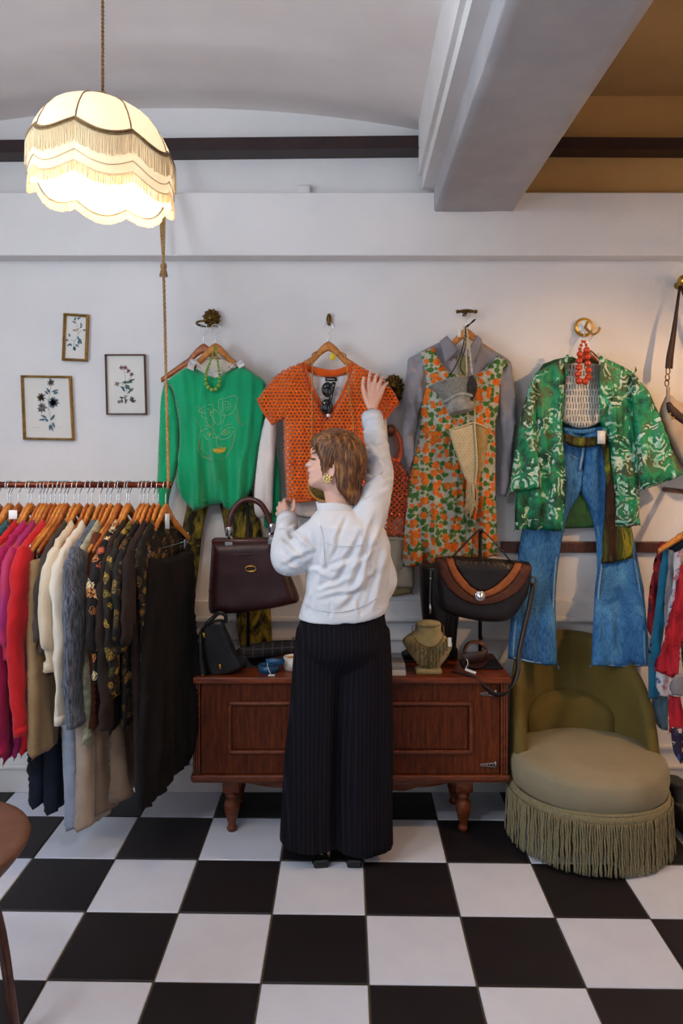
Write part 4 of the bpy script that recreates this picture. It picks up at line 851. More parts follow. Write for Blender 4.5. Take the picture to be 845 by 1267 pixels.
obj('leather_trim', wsheet([(824, 498), (829, 497), (838, 506), (850, 515), (880, 522), (880, 532), (852, 528), (836, 520), (826, 510)], YBg-.045, .012, .015, .008, None), M['brown_strap'], r)
obj('tab', wsheet([(824, 478), (829, 479), (829, 497), (824, 497)], YBg-.02, .006, .01, .008, None, smooth=0), M['beige_l'], r)
for a, b in ((829, 512), (833, 517)): obj('stud', ball(W(a, b, YBg-.058), .006, 8, 6), M['gold'], r)
# ================================================================ sideboard
M['oak'] = wood('oak_front', '#2c1005', '#552209', '#6f3410', .5, (28, 28, 3), 3, .25)
M['oak_top'] = wood('oak_top', '#451a08', '#6e2c0e', '#8a4016', .36, (3, 20, 20), 3)
M['oak_trim'] = wood('oak_trim', '#3f1a08', '#672c0e', '#7d3c16', .42, (6, 20, 20), 3)
SX0, SX1, SF, SB, ST = W(238, 840, 3.05).x, W(629, 840, 3.05).x, 3.055, 3.40, .677
def rest(VF): return [Vector((v.x, v.y, max(v.z, ST+.001))) for v in VF[0]], VF[1]
sb = root('sideboard', ((SX0+SX1)/2, (SF+SB)/2, 0), 'low carved oak sideboard with two panelled doors on turned legs', 'sideboard')
obj('worktop', box(SX0-.012, SX1+.012, SF-.018, SB, ST-.028, ST, .006, 2), M['oak_top'], sb, False)
obj('body', merge(box(SX0, SX0+.022, SF+.004, SB, .262, ST-.028), box(SX1-.022, SX1, SF+.004, SB, .262, ST-.028), box(SX0, SX1, SB-.012, SB, .262, ST-.028), box(SX0, SX1, SF+.02, SB, .262, .28)), M['oak'], sb, False)
obj('base_moulding', merge(box(SX0-.008, SX1+.008, SF-.012, SB, .236, .264, .008, 2), box(SX0, SX1, SF, SB, .228, .238)), M['oak_trim'], sb, False)
for s, xa in ((0, SX0), (1, SX1-.034)):
    obj('pilaster', merge(*[box(xa+.002+i*.0105, xa+.0115+i*.0105, SF-.006, SF+.01, .264, ST-.028, .004, 2) for i in range(3)]), M['oak_trim'], sb, False)
xm = (SX0+SX1)/2
def door(x0, x1, hinge_right):
    d = obj('door', box(x0+.002, x1-.002, SF-.002, SF+.018, .266, ST-.03, .002, 1), M['oak'], sb, False)
    a0, a1 = x0+.115, x1-.095
    if hinge_right: a0, a1 = x0+.095, x1-.115
    z0, z1 = .352, .572
    for q in (box(a0, a1, SF-.014, SF, z1-.016, z1, .006, 2), box(a0, a1, SF-.014, SF, z0, z0+.016, .006, 2), box(a0, a0+.016, SF-.014, SF, z0, z1, .006, 2), box(a1-.016, a1, SF-.014, SF, z0, z1, .006, 2)): obj('panel_moulding', q, M['oak_trim'], d, False)
    obj('raised_panel', box(a0+.02, a1-.02, SF-.007, SF, z0+.02, z1-.02, .004, 1), M['oak'], d, False)
    hx = x1-.02 if hinge_right else x0+.02
    for z in ((.305, .604) if hinge_right else ()):                                      # filigree hinges
        s = -1 if hinge_right else 1; P = [tube([Vector((hx, SF-.006, z-.016)), Vector((hx, SF-.006, z+.016))], .004, 8)]
        for i in range(5): P.append(tube([Vector((hx+s*(.004+.013*i+.007*math.cos(t)), SF-.005, z+(.010-.0015*i)*math.sin(t))) for t in np.linspace(0, 2*math.pi, 13)[:-1]], .0022, 5, closed=True))
        obj('hinge', merge(*P), M['steel'], d)
    return d
door(SX0+.034, xm, False); d2 = door(xm, SX1-.034, True)
obj('keyhole_plate', merge(box(W(484, 904, SF).x-.008, W(484, 904, SF).x+.008, SF-.006, SF, .44, .475, .003, 2), ball((W(484, 904, SF).x, SF-.008, .462), .005, 8, 6)), M['brass'], d2)
leg_p = [(.018, 0), (.023, .012), (.018, .022), (.016, .03), (.022, .05), (.031, .085), (.034, .105), (.03, .125), (.02, .14), (.028, .148), (.028, .158), (.02, .166), (.033, .176)]
lme = merge(lathe(leg_p, 20), box(-.036, .036, -.036, .036, .174, .232, .004, 1))
for x, y in ((W(287, 1034, 3.11).x, SF+.055), (W(573, 1034, 3.11).x, SF+.055), (W(287, 1034, 3.11).x, SB-.05), (W(573, 1034, 3.11).x, SB-.05)): obj('leg', mv(lme, (x, y, 0)), M['oak_trim'], sb)
def apron(x0, x1):
    V, Fc = [], []; n = 40
    for i in range(n+1):
        u = i/n; z = .230-.012-.026*(.5-.5*math.cos(2*math.pi*u))-.008*abs(math.sin(3*math.pi*u)); x = x0+(x1-x0)*u
        V += [Vector((x, SF+.02, .232)), Vector((x, SF+.02, z)), Vector((x, SF+.036, z)), Vector((x, SF+.036, .232))]
    for i in range(n):
        for k in range(4): Fc.append((i*4+k, i*4+(k+1) % 4, i*4+4+(k+1) % 4, i*4+4+k))
    return V, Fc
obj('apron', apron(W(305, 970, 3.08).x, xm), M['oak_trim'], sb); obj('apron', apron(xm, W(556, 970, 3.08).x), M['oak_trim'], sb)

# ================================================================ burgundy handbag on its stand
def stand(px, Y, top, label, bw=.09):
    x = W(px, 700, Y).x; r = root('bag_stand', (x, Y, ST), label, 'stand')
    obj('base_plate', box(x-bw, x+bw, Y-.075, Y+.06, ST, ST+.008, .003, 2), M['black_metal'], r, False)
    obj('pole', tube([Vector((x, Y, ST+.006)), Vector((x, Y, top))], .0085, 10), M['black_metal'], r)
    obj('top_hook', tube([Vector((x, Y, top)), Vector((x, Y-.012, top+.012)), Vector((x, Y-.03, top+.008)), Vector((x, Y-.036, top+.02))], .006, 8, 4), M['black_metal'], r)
    obj('pole_screw', ball((x, Y-.012, ST+.02), .007, 8, 6), M['chrome'], r)
    return r
M['burg'] = plain('burgundy_leather', '#2c1013', .42, 0, .45, '#3a1719', 9, .2, 70); M['burg2'] = plain('burgundy_handle', '#3a1613', .28, 0, .5, '#4c211a', 20)
YH = 3.205
stand(307, YH+.04, W(307, 620, YH).z-.02, 'black metal bag stand carrying the burgundy handbag')
r = root('burgundy_handbag', W(312, 759, YH), 'large burgundy leather frame handbag with arched handle and chrome fittings', 'bag')
hb = wsheet([(264, 669), (300, 667), (339, 666), (346, 680), (357, 705), (370, 738), (367, 746), (340, 752), (300, 758), (263, 760), (258, 753), (259, 720), (261, 690), (262, 672)], YH-.02, .055, .05, .012, lambda a, b: .006*noise.noise(Vector((a*9, b*9, 1))), Tb=.05); BGF = hb[2]
obj('bag_body', hb, M['burg'], r)
obj('top_frame', box(W(264, 670, YH).x, W(341, 670, YH).x, YH-.055, YH+.015, W(300, 673, YH).z, W(300, 665, YH).z, .008, 2), M['burg2'], r)
obj('flap_seam', tube([on(BGF, a, b, YH-.02, .0) for a, b in [(264, 685), (290, 684), (320, 683), (346, 684)]], .0028, 6, 4), M['burg2'], r)
obj('centre_seam', tube([on(BGF, a, b, YH-.02, -.001) for a, b in [(313, 685), (314, 715), (314, 748)]], .002, 6, 4), M['burg2'], r)
cc = on(BGF, 312, 701, YH-.02, .005); obj('clasp', tube([cc+Vector((.013*math.copysign(1, math.cos(t))*(abs(math.cos(t))**.6)+.010*math.cos(t), 0, .0115*math.sin(t))) for t in np.linspace(0, 2*math.pi, 25)[:-1]], .003, 6, closed=True), M['gold'], r)
obj('handle', tube([W(283.5, 664, YH-.04), W(283, 652, YH-.04), W(287, 635, YH-.035), W(296, 622, YH-.03), W(309, 618, YH-.025), W(322, 623, YH-.03), W(331, 637, YH-.035), W(336, 652, YH-.04), W(337, 662, YH-.04)], [.009, .0125, .013, .013, .0125, .013, .013, .0125, .009], 10, 5), M['burg2'], r)
for a, b in ((283.5, 657), (336.5, 653)):
    q = W(a, b, YH-.04); obj('ferrule', mv(lathe([(.010, -.02), (.0145, -.016), (.015, .014), (.0125, .02)], 14), q), M['chrome'], r)
    obj('handle_ring', tube([q+Vector((.012*math.cos(t), -.003, -.034+.012*math.sin(t))) for t in np.linspace(0, 2*math.pi, 17)[:-1]], .0042, 6, closed=True), M['chrome'], r)
    obj('mount', box(q.x-.017, q.x+.017, q.y-.024, q.y+.01, q.z-.072, q.z-.046, .003, 1), M['chrome'], r, False)
p = W(341, 695, YH-.075); solo('hang_label', box(p.x-.008, p.x+.012, p.y-.001, p.y+.001, p.z-.02, p.z+.02), M['tagw'], 'white price tag at the edge of the burgundy handbag', 'tag')
# black satchel leaning at the left end
M['blk_l'] = plain('black_leather', '#0d0b0c', .38, 0, .45, '#141112', 12, .2, 80)
YQ = 3.105
r = root('satchel', W(265, 843, YQ), 'small black leather satchel with brass turn locks at the sideboard end', 'bag')
def wedge(px, Y0, T): return rest(wsheet(px, Y0, T, .02, .012, lambda a, b: .005*noise.noise(Vector((a*12, b*12, 3))), smooth=2))
obj('front_panel', wedge([(248, 778), (262, 768), (276, 766), (286, 790), (296, 812), (306, 824), (284, 836), (262, 845), (255, 828), (250, 805)], YQ-.02, .018), M['blk_l'], r)
obj('gusset', wedge([(246, 782), (252, 780), (256, 810), (262, 840), (252, 843), (244, 838), (243, 812)], YQ, .045), M['blk_l'], r)
obj('back_panel', wedge([(246, 782), (262, 770), (274, 768), (284, 790), (300, 822), (270, 836), (240, 840), (240, 812)], YQ+.045, .018), M['blk_l'], r)
obj('handle', tube([W(252, 782, YQ-.01), W(256, 772, YQ-.01), W(264, 764, YQ), W(272, 758, YQ), W(279, 762, YQ), W(279, 770, YQ)], .009, 8, 5), M['blk_l'], r)
for a, b in ((272, 825), (252, 786)): obj('turn_lock', merge(ball(W(a, b, YQ-.046), (.009, .006, .012), 10, 7), tube([W(a-2, b-3, YQ-.05), W(a+2, b+3, YQ-.054)], .004, 6)), M['gold'], r)
# rolled plaid clutch
def plaid():
    t = NT('dark_plaid'); s = t.n('SeparateXYZ', Vector=t.obj()); a = t.math('GREATER_THAN', t.math('SINE', t.math('MULTIPLY', s.outputs[0], 150.0)), .93); b = t.math('GREATER_THAN', t.math('SINE', t.math('MULTIPLY', s.outputs[2], 210.0)), .93)
    t.base(t.mix(t.math('MAXIMUM', a, b), c('#17161b'), c('#3a3843')), .75, 0, .3); return t.m
M['plaid'] = plaid()
r = root('cloth_roll', Vector((W(335, 822, 3.27).x, 3.27, ST)), 'dark plaid folded cloth roll lying behind the blue belt', 'cloth roll')
obj('roll', rest(tube([W(292, 812, 3.24), W(305, 808, 3.25), W(330, 804, 3.27), W(360, 801, 3.29), W(395, 800, 3.3)], [.03, .045, .046, .042, .03], 14, 5, flat=((0, 0, 1), .75))), M['plaid'], r)
obj('loose_end', rest(tube([W(296, 814, 3.22), W(304, 822, 3.2), W(311, 826, 3.18)], [.03, .025, .008], 10, 4, flat=((0, 1, 0), .4))), M['plaid'], r)
# coiled belts
def coil(cen, r0, turns, w, th, growth, start=0, tilt=0):
    n = int(turns*28); P = []
    for i in range(n+1):
        a = start+2*math.pi*turns*i/n; rr = r0+growth*i/n; P.append(Vector((cen[0]+rr*math.cos(a), cen[1]+rr*math.sin(a)*.9, cen[2]+w/2)))
    return P
M['blue_l'] = plain('blue_leather', '#17456b', .35, 0, .5, '#1f5580', 20)
cb = W(331, 836, 3.075); cb.z = ST
r = root('blue_belt', cb, 'coiled blue leather belt with a paper tag on the sideboard', 'belt')
P = coil(cb+Vector((0, .045, 0)), .032, 2.2, .03, .003, .014, .4); obj('strap', ribbon(P, (0, 0, 1), .004, .03, 0), M['blue_l'], r)
obj('strap_end', ribbon([cb+Vector((-.01, .04, .042)), cb+Vector((.02, .03, .048)), cb+Vector((.05, .03, .046)), cb+Vector((.068, .035, .04))], (0, .2, 1), .004, .026), M['blue_l'], r)
obj('tag_string', tube([cb+Vector((.0, .0, .05)), cb+Vector((.002, -.006, .03)), cb+Vector((.016, -.012, .004))], .0015, 5, 4), M['tagw'], r); obj('price_tag', box(cb.x+.004, cb.x+.032, cb.y-.022, cb.y-.004, ST+.001, ST+.003), M['tagw'], r, False)
cw = W(360, 829, 3.13); cw.z = ST
r = root('white_belt', cw, 'rolled white leather belt beside the blue belt', 'belt')
obj('strap', ribbon(coil(cw+Vector((.01, .03, 0)), .034, 1.6, .055, .004, .012, 2.6), (0, 0, 1), .004, .052, 0), plain('white_leather', '#d5cfc2', .4, 0, .4), r)
obj('lining', ribbon(coil(cw+Vector((.01, .03, .004)), .03, 1.0, .04, .003, .001, 2.6), (0, 0, 1), .003, .044, 0), M['tan'], r)
obj('buckle', tube([cw+Vector((.036+.003*math.cos(t), -.012+.01*math.sin(t), .05+.02*math.sin(t))) for t in np.linspace(0, 6.28, 13)[:-1]], .003, 6, closed=True), M['chrome'], r)
# magazines
mg = W(478, 840, 3.05)
for i in range(4):
    x = mg.x+.02+.003*i; z = ST+i*.012
    o = solo('magazine', merge(box(x-.085, x+.063-.004*i, 3.06, 3.24, z+.0002, z+.0115, .001, 1)), [M['paper'], M['tagw'], plain('cover_grey', '#9a9698', .35), plain('cover_pale', '#b9b5b3', .3, 0, .4, '#8d8f9a', 14)][i], ['white magazine at the bottom of the stack beside the bust', 'second white magazine from the bottom of the stack', 'grey magazine below the top of the stack', 'pale glossy magazine topmost of the stack beside the bust'][i], 'magazine', smooth=False)
obj('cover_photo', box(mg.x+.03, mg.x+.075, 3.09, 3.16, ST+.0475, ST+.0485), plain('cover_dark', '#4a4750', .3, 0, .4, '#7d6d6a', 40), o, False)
# bust with necklace
YM = 3.12
M['linen'] = fabric('linen_bust', '#8f7f55', '#a39265', 40, .9, 500, .5)
bc = W(530, 832, 3.10); bc.z = ST
r = root('necklace_bust', bc, 'linen covered bust display wearing a beaded necklace', 'display bust')
obj('foot', box(bc.x-.055, bc.x+.055, bc.y-.03, bc.y+.03, ST, ST+.022, .008, 2), M['linen'], r, False)
bpx = [(514, 772), (520, 767.5), (530, 766.5), (541, 768), (546, 772), (546, 780), (551, 787), (558, 794), (559.5, 800), (554, 812), (543, 826), (536, 831), (526, 831), (517, 822), (505, 806), (498.5, 796), (499, 790), (506, 784), (513, 779)]
bs = wsheet(bpx, YM, .035, .06, .008, None, Tb=.03); obj('torso', bs, M['linen'], r); BSF = bs[2]
obj('neck_cap', ball(W(530, 772, YM-.012), (.055, .03, .016), 20, 8), M['linen'], r)
M['bead_b'] = plain('bronze_bead', '#6b4a2a', .3, .4, .5, '#8d6a4a', 80); M['bead_o'] = plain('olive_bead', '#3c3a1a', .3, 0, .5, '#5c5526', 80); M['bead_pk'] = plain('copper_bead', '#a0704e', .25, .6)
r2 = root('beaded_necklace', W(530, 831, YM-.05), 'bronze and olive beaded fringe necklace on the linen bust', 'necklace')
bm1 = mesh('bead', *ball((0, 0, 0), 1, 8, 6), M['bead_b']); bm2 = mesh('bead', *ball((0, 0, 0), 1, 8, 6), M['bead_o']); bm3 = mesh('bead', *ball((0, 0, 0), 1, 8, 6), M['bead_pk'])
def bead(me, p, rr): o = link('bead', me, r2); o.location = p-wloc(r2); o.scale = (rr,)*3
cl = cr([on(BSF, a, b, YM, .003) for a, b in [(511, 772), (510, 782), (515, 791), (522, 796), (530, 798), (538, 796), (545, 790), (549, 782), (548, 774)]], 8)
acc = 0
for p, q in zip(cl, cl[1:]):
    acc += (q-p).length
    if acc > .0068: bead(bm1 if random.random() < .6 else bm3, q, .0036); acc = 0
for i, (x, y0, y1) in enumerate([(508, 790, 800), (513, 793, 806), (518, 797, 818), (523, 799, 824), (527, 800, 828), (530, 800, 833), (534, 800, 826), (538, 799, 822), (542, 797, 814), (547, 793, 806), (551, 790, 800)]):
    y = y0
    while y <= y1: bead(bm2 if random.random() < .7 else bm3, on(BSF, x+random.uniform(-.7, .7), min(y, 829), YM, .006), random.uniform(.0034, .0048)); y += 2.7
    bead(bm3, on(BSF, x, min(y, 829), YM, .007), .0042)
obj('necklace_tag', box(W(554, 790, YM).x-.007, W(554, 790, YM).x+.007, YM-.052, YM-.05, W(554, 796, YM).z, W(554, 785, YM).z), M['tagw'], r2, False)
# boots
M['boot'] = plain('black_boot_leather', '#0a0809', .32, 0, .5, '#120e0e', 14, .1, 60)
def boot(px, Y, label, w=1.0):
    fx = W(px, 820, Y).x; r = root('knee_boot', (fx-.04, Y, ST), label, 'boot', None)
    zt = W(540, 700, Y).z
    sh = remesh([tube([Vector((fx, Y, ST+.03)), Vector((fx, Y, ST+.09)), Vector((fx-.004, Y, ST+.2)), Vector((fx-.002, Y, ST+.32)), Vector((fx, Y, zt))], [.042, .046, .062, .074, .078], 20, 5, flat=((0, 1, 0), .75)),
                 tube([Vector((fx+.02, Y, ST+.04)), Vector((fx-.05, Y, ST+.045)), Vector((fx-.11, Y, ST+.032)), Vector((fx-.16, Y, ST+.022))], [.04, .042, .034, .018], 16, 4)], .006, 6)
    V = [Vector(v) if v[2] > ST+.012 else Vector((v[0], v[1], ST+.012)) for v in sh[0]]
    obj('upper', (V, sh[2]), M['boot'], r); obj('sole', box(fx-.17, fx+.02, Y-.034, Y+.034, ST+.002, ST+.014, .005, 2), M['black_metal'], r, False); obj('heel', box(fx-.02, fx+.045, Y-.03, Y+.03, ST, ST+.045, .005, 2), M['black_metal'], r, False)
    zp = W(530, 706, Y); zx = fx-.03
    return r, fx
r, fx = boot(540, 3.27, 'tall black leather boot with a zip standing behind the bust')
obj('zip', tube([Vector((fx-.035, 3.198, W(0, 704, 3.23).z)), Vector((fx-.038, 3.200, W(0, 730, 3.23).z)), Vector((fx-.038, 3.208, W(0, 752, 3.23).z))], .0035, 6, 3), M['steel'], r)
obj('zip_pull', merge(box(fx-.042, fx-.034, 3.194, 3.20, W(0, 758, 3.23).z, W(0, 745, 3.23).z, .001, 1), ball((fx-.036, 3.194, W(0, 714, 3.23).z), .006, 8, 6)), M['chrome'], r)
boot(553, 3.345, 'tall black leather boot standing nearest the wall')
# black handbag with tan half moon flap on its stand
YK = 3.19
stand(594, YK+.03, W(594, 657, YK).z-.012, 'black metal bag stand carrying the half moon handbag', .085)
M['blk_bag'] = plain('black_bag_leather', '#171112', .42, 0, .45, '#201718', 10, .2, 60); M['tan_b'] = plain('tan_suede', '#8a4a22', .6, 0, .3, '#9c582c', 40, .25, 120); M['brn_b'] = plain('brown_suede', '#4a2617', .6, 0, .3, '#5a301e', 40, .25, 120)
r = root('half_moon_handbag', W(598, 769, YK), 'black leather handbag with curved tan and brown flap bands', 'bag')
kb = wsheet([(538, 690), (556, 688), (600, 690), (654, 695), (658, 705), (653, 735), (641, 756), (626, 768), (600, 769), (570, 764), (551, 757), (541, 745), (537, 715)], YK-.02, .045, .05, .011, lambda a, b: .006*noise.noise(Vector((a*8, b*8, 5))), Tb=.04); KBF = kb[2]
obj('bag_body', kb, M['blk_bag'], r)
def moon(outer, inner, mat, nm, off):
    px = outer+inner[::-1]; sh = wsheet(px, YK, .006, .008, .007, None, smooth=0); fr2 = KBF
    V = []
    for v in sh[0]:
        d = (fr2[:, 0]-v.x)**2+(fr2[:, 1]-v.z)**2; i = int(np.argmin(d)); V.append(Vector((v.x, float(fr2[i, 2])-off-(YK-v.y), v.z)))
    obj(nm, (V, sh[1]), mat, r)
def arc(a, n=22): return [(p.x, p.y) for p in cr([(x, y, 0) for x, y in a], 6)]
o1 = arc([(538, 689), (541, 705), (552, 725), (572, 740), (594, 745), (620, 739), (642, 722), (655, 698)]); o2 = arc([(549, 688), (553, 703), (563, 719), (578, 732), (594, 736), (614, 729), (632, 713), (642, 695)]); o3 = arc([(558, 688), (562, 700), (571, 713), (582, 724), (594, 728), (609, 721), (624, 707), (633, 694)])
moon(o1, o2, M['brn_b'], 'flap_band', .004); moon(o2, o3, M['tan_b'], 'flap_band', .006)
moon(o3, [(558, 688.5), (595, 690), (633, 694)], M['blk_bag'], 'flap', .005)
cc = on(KBF, 590.5, 734, YK-.02, .014); Rb = Matrix.Translation(cc) @ Matrix.Rotation(math.pi/2, 4, 'X')
obj('magnet_button', xf(lathe([(.0, -.004), (.022, -.004), (.023, .002), (.018, .005), (.015, .003), (.012, .008), (.0, .011)], 24), Rb), M['chrome'], r)
obj('handle_strap', ribbon([W(559, 690, YK-.03), W(572, 676, YK-.03), W(588, 660, YK-.012), W(594, 655, YK-.005)], (0, -1, 0), .005, .018, 4), M['blk_bag'], r)
obj('handle_strap', ribbon([W(632, 695, YK-.03), W(620, 680, YK-.03), W(602, 661, YK-.012), W(594, 655, YK-.005)], (0, -1, 0), .005, .018, 4), M['blk_bag'], r)
obj('side_ring', tube(oval(659.5, 718, YK-.03, .013, .014, 18), .0035, 6, closed=True), M['brass'], r)
obj('long_strap', ribbon([W(660, 722, YK-.03), W(655, 750, YK-.06), W(647, 785, YK-.10), W(642, 810, YK-.13), W(640, 833, YK-.17), W(628, 856, YK-.19), W(613, 859, YK-.19), W(600, 850, YK-.185), Vector((W(588, 842, 3.03).x, 3.035, ST+.004)), Vector((W(574, 836, 3.06).x, 3.075, ST+.003)), Vector((W(560, 830, 3.09).x, 3.11, ST+.003))], [(1, -.4, 0), (1, -.4, 0), (1, -.4, 0), (1, -.4, 0), (.8, -.5, .2), (.2, -.6, .8), (0, -.5, 1), (0, -.6, .8), (-.4, -1, .2), (-.5, -.9, 0), (-.5, -.9, 0)], .003, .022), M['blk_bag'], r)
# brown belt coil on the plate
cz = W(590, 826, 3.12); cz.z = ST+.009
r = root('brown_belt', cz, 'coiled brown leather belt with paper tag on the black stand base', 'belt')
M['brn_l'] = plain('brown_leather', '#4a2415', .3, 0, .5, '#5f3220', 20)
Q = []
for i in range(61):
    a = 2*math.pi*2.3*i/60-.6; rr = .045+.012*i/60; Q.append(cz+Vector((-.004+rr*math.cos(a)*.95, .012*math.sin(a*.5)+.02, .064+rr*math.sin(a))))
obj('strap', ribbon(Q, (0, 1, .15), .005, .026, 0), M['brn_l'], r)
obj('folded_end', ribbon([cz+Vector((-.06, -.008, .045)), cz+Vector((-.02, -.02, .055)), cz+Vector((.02, -.018, .06)), cz+Vector((.04, -.006, .07))], (0, -.1, 1), .006, .05), plain('dark_brown_leather', '#2c1712', .5, 0, .4, '#351c15', 30), r)
obj('tag_string', tube([cz+Vector((-.05, -.03, .055)), cz+Vector((-.045, -.035, .035)), cz+Vector((-.058, -.04, .012))], .0013, 5, 4), M['tagw'], r)
obj('price_tag', xf(box(-.024, .024, -.001, .001, -.005, .005), Matrix.Translation(cz+Vector((-.036, -.045, .006))) @ Matrix.Rotation(.35, 4, 'Y')), M['tagw'], r, False)

# ================================================================ green velvet chair with fringe
def velvet(name, a, b):
    t = NT(name); t.base(t.ramp(t.noise(5, None, 4), [(.3, c(a)), (.7, c(b))]), .95, 0, .08); t.sheen(.25, c('#c9c3a0')); t.b.inputs['Sheen Roughness'].default_value = .4
    t.bump(t.noise(600, None, 2), .12, .001); return t.m
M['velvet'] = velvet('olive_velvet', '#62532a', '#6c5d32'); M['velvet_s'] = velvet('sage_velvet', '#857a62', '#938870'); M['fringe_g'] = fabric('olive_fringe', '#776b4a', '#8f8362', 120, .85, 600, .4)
CXc, CYc, RC = 1.072, 3.06, .31
r = root('velvet_chair', (CXc, CYc, 0), 'low olive velvet bedroom chair with round seat and rope fringe skirt', 'chair')
lim = lambda a: 1+.015*math.sin(a*2)
seat = lathe([(.26, .215), (.305, .22), (.328, .24), (.335, .29), (.334, .328), (.324, .348), (.295, .361), (.2, .373), (.12, .380), (.04, .383), (.002, .383)], 64, (CXc, CYc, 0), 1.06, 1.0, wob=lambda a, i: 1+.004*math.sin(a*17+i)*(i < 5))
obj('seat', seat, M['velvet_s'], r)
obj('seat_piping', tube([Vector((CXc+.331*1.06*math.cos(t), CYc+.331*math.sin(t), .232+.004*math.sin(3*t))) for t in np.linspace(0, 2*math.pi, 80)[:-1]], .007, 8, closed=True), M['fringe_g'], r)
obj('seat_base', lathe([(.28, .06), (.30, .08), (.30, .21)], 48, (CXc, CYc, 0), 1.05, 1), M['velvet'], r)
obj('fringe_braid', lathe([(.336, .198), (.339, .202), (.339, .228), (.334, .233)], 64, (CXc, CYc, 0), 1.06, 1, False), M['fringe_g'], r)
# twisted fringe cords
V, Fc = [], []
for i in range(230):
    a = 2*math.pi*i/230+random.uniform(-.004, .004); 
    g = 0
    if -2.25 < (a-2*math.pi if a > math.pi else a) < -2.17: g = .012
    rr = .343+random.uniform(-.004, .004); d0 = Vector((CXc+rr*1.06*math.cos(a), CYc+rr*math.sin(a), .205)); fl_ = random.uniform(-.006, .006)
    pts = []
    for k in range(14):
        z = .205-(.192+random.uniform(-.0, .0))*k/13; tw = k*1.15+i
        pts.append(Vector((d0.x+fl_*k/13+.0016*math.cos(tw)+.006*math.cos(a)*k/13, d0.y+.0016*math.sin(tw)+.006*math.sin(a)*k/13, z-random.uniform(0, .004)*(k == 13))))
    v, f_ = tube(pts, .0043, 5); n = len(V); V += v; Fc += [tuple(j+n for j in q) for q in f_]
obj('fringe', (V, Fc), M['fringe_g'], r, kind='stuff')
for a in (.7, 2.4, 3.9, 5.5): obj('foot', lathe([(.015, 0), (.022, .03), (.02, .07)], 12, (CXc+.24*math.cos(a), CYc+.24*math.sin(a), 0)), M['oak_trim'], r)
# wrap-around backrest: horseshoe shell, tall in the middle and sweeping down to the seat sides
def back_shell():
    V, Fc = [], []; na, nz = 56, 18; ring = []; cy = CYc+.045
    for i in range(na+1):
        u = -1+2*i/na; a = math.pi/2-u*math.radians(104)
        top = .33+.455*(max(0, 1-abs(u)**2.9))**.8
        sec = []
        for k in range(nz+1):
            t = k/nz
            if t < .44: s = t/.44; z = .24+(top-.035-.24)*s; d = .012*math.sin(math.pi*s)
            elif t > .56: s = (1-t)/.44; z = .16+(top-.035-.16)*s; d = .075-.02*s
            else: s = (t-.44)/.12; z = top-.035+.035*math.sin(math.pi*s); d = .055*s
            lean = .10*max(0, z-.36)*max(0, math.sin(a)); side = -.0*max(0, z-.36)*abs(math.cos(a))
            rr = .27+d; sec.append(Vector((CXc+(rr+side)*1.04*math.cos(a), cy+(rr+lean)*math.sin(a), z)))
        ring.append(sec)
    m = nz+1
    for s in ring: V += s
    for i in range(na):
        for k in range(nz): Fc.append((i*m+k, i*m+k+1, (i+1)*m+k+1, (i+1)*m+k))
        Fc.append((i*m+nz, i*m, (i+1)*m, (i+1)*m+nz))
    Fc += [tuple(range(m)), tuple((na*m+k) for k in range(m-1, -1, -1))]
    return V, Fc
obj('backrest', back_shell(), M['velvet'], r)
def lumbar():
    V, Fc = [], []; na, nz = 40, 12; cy = CYc+.045
    for i in range(na+1):
        u = -1+2*i/na; a = math.pi/2-u*math.radians(48); top = .42+.10*(max(0, 1-u*u))**.6
        for k in range(nz+1):
            t = k/nz; z = .34+(top-.34)*t; pu = .045*(max(0, 1-abs(u)**6))**.5*(max(0, 1-t**6))**.5; rr = .272+.10*max(0, z-.36)-pu; V.append(Vector((CXc+rr*1.04*math.cos(a), cy+rr*math.sin(a), z)))
    for i in range(na):
        for k in range(nz): q = i*(nz+1)+k; Fc.append((q, q+1, q+nz+2, q+nz+1))
    return V, Fc
obj('lumbar_pad', lumbar(), M['velvet'], r)
r.scale = (.9, .9, 1)
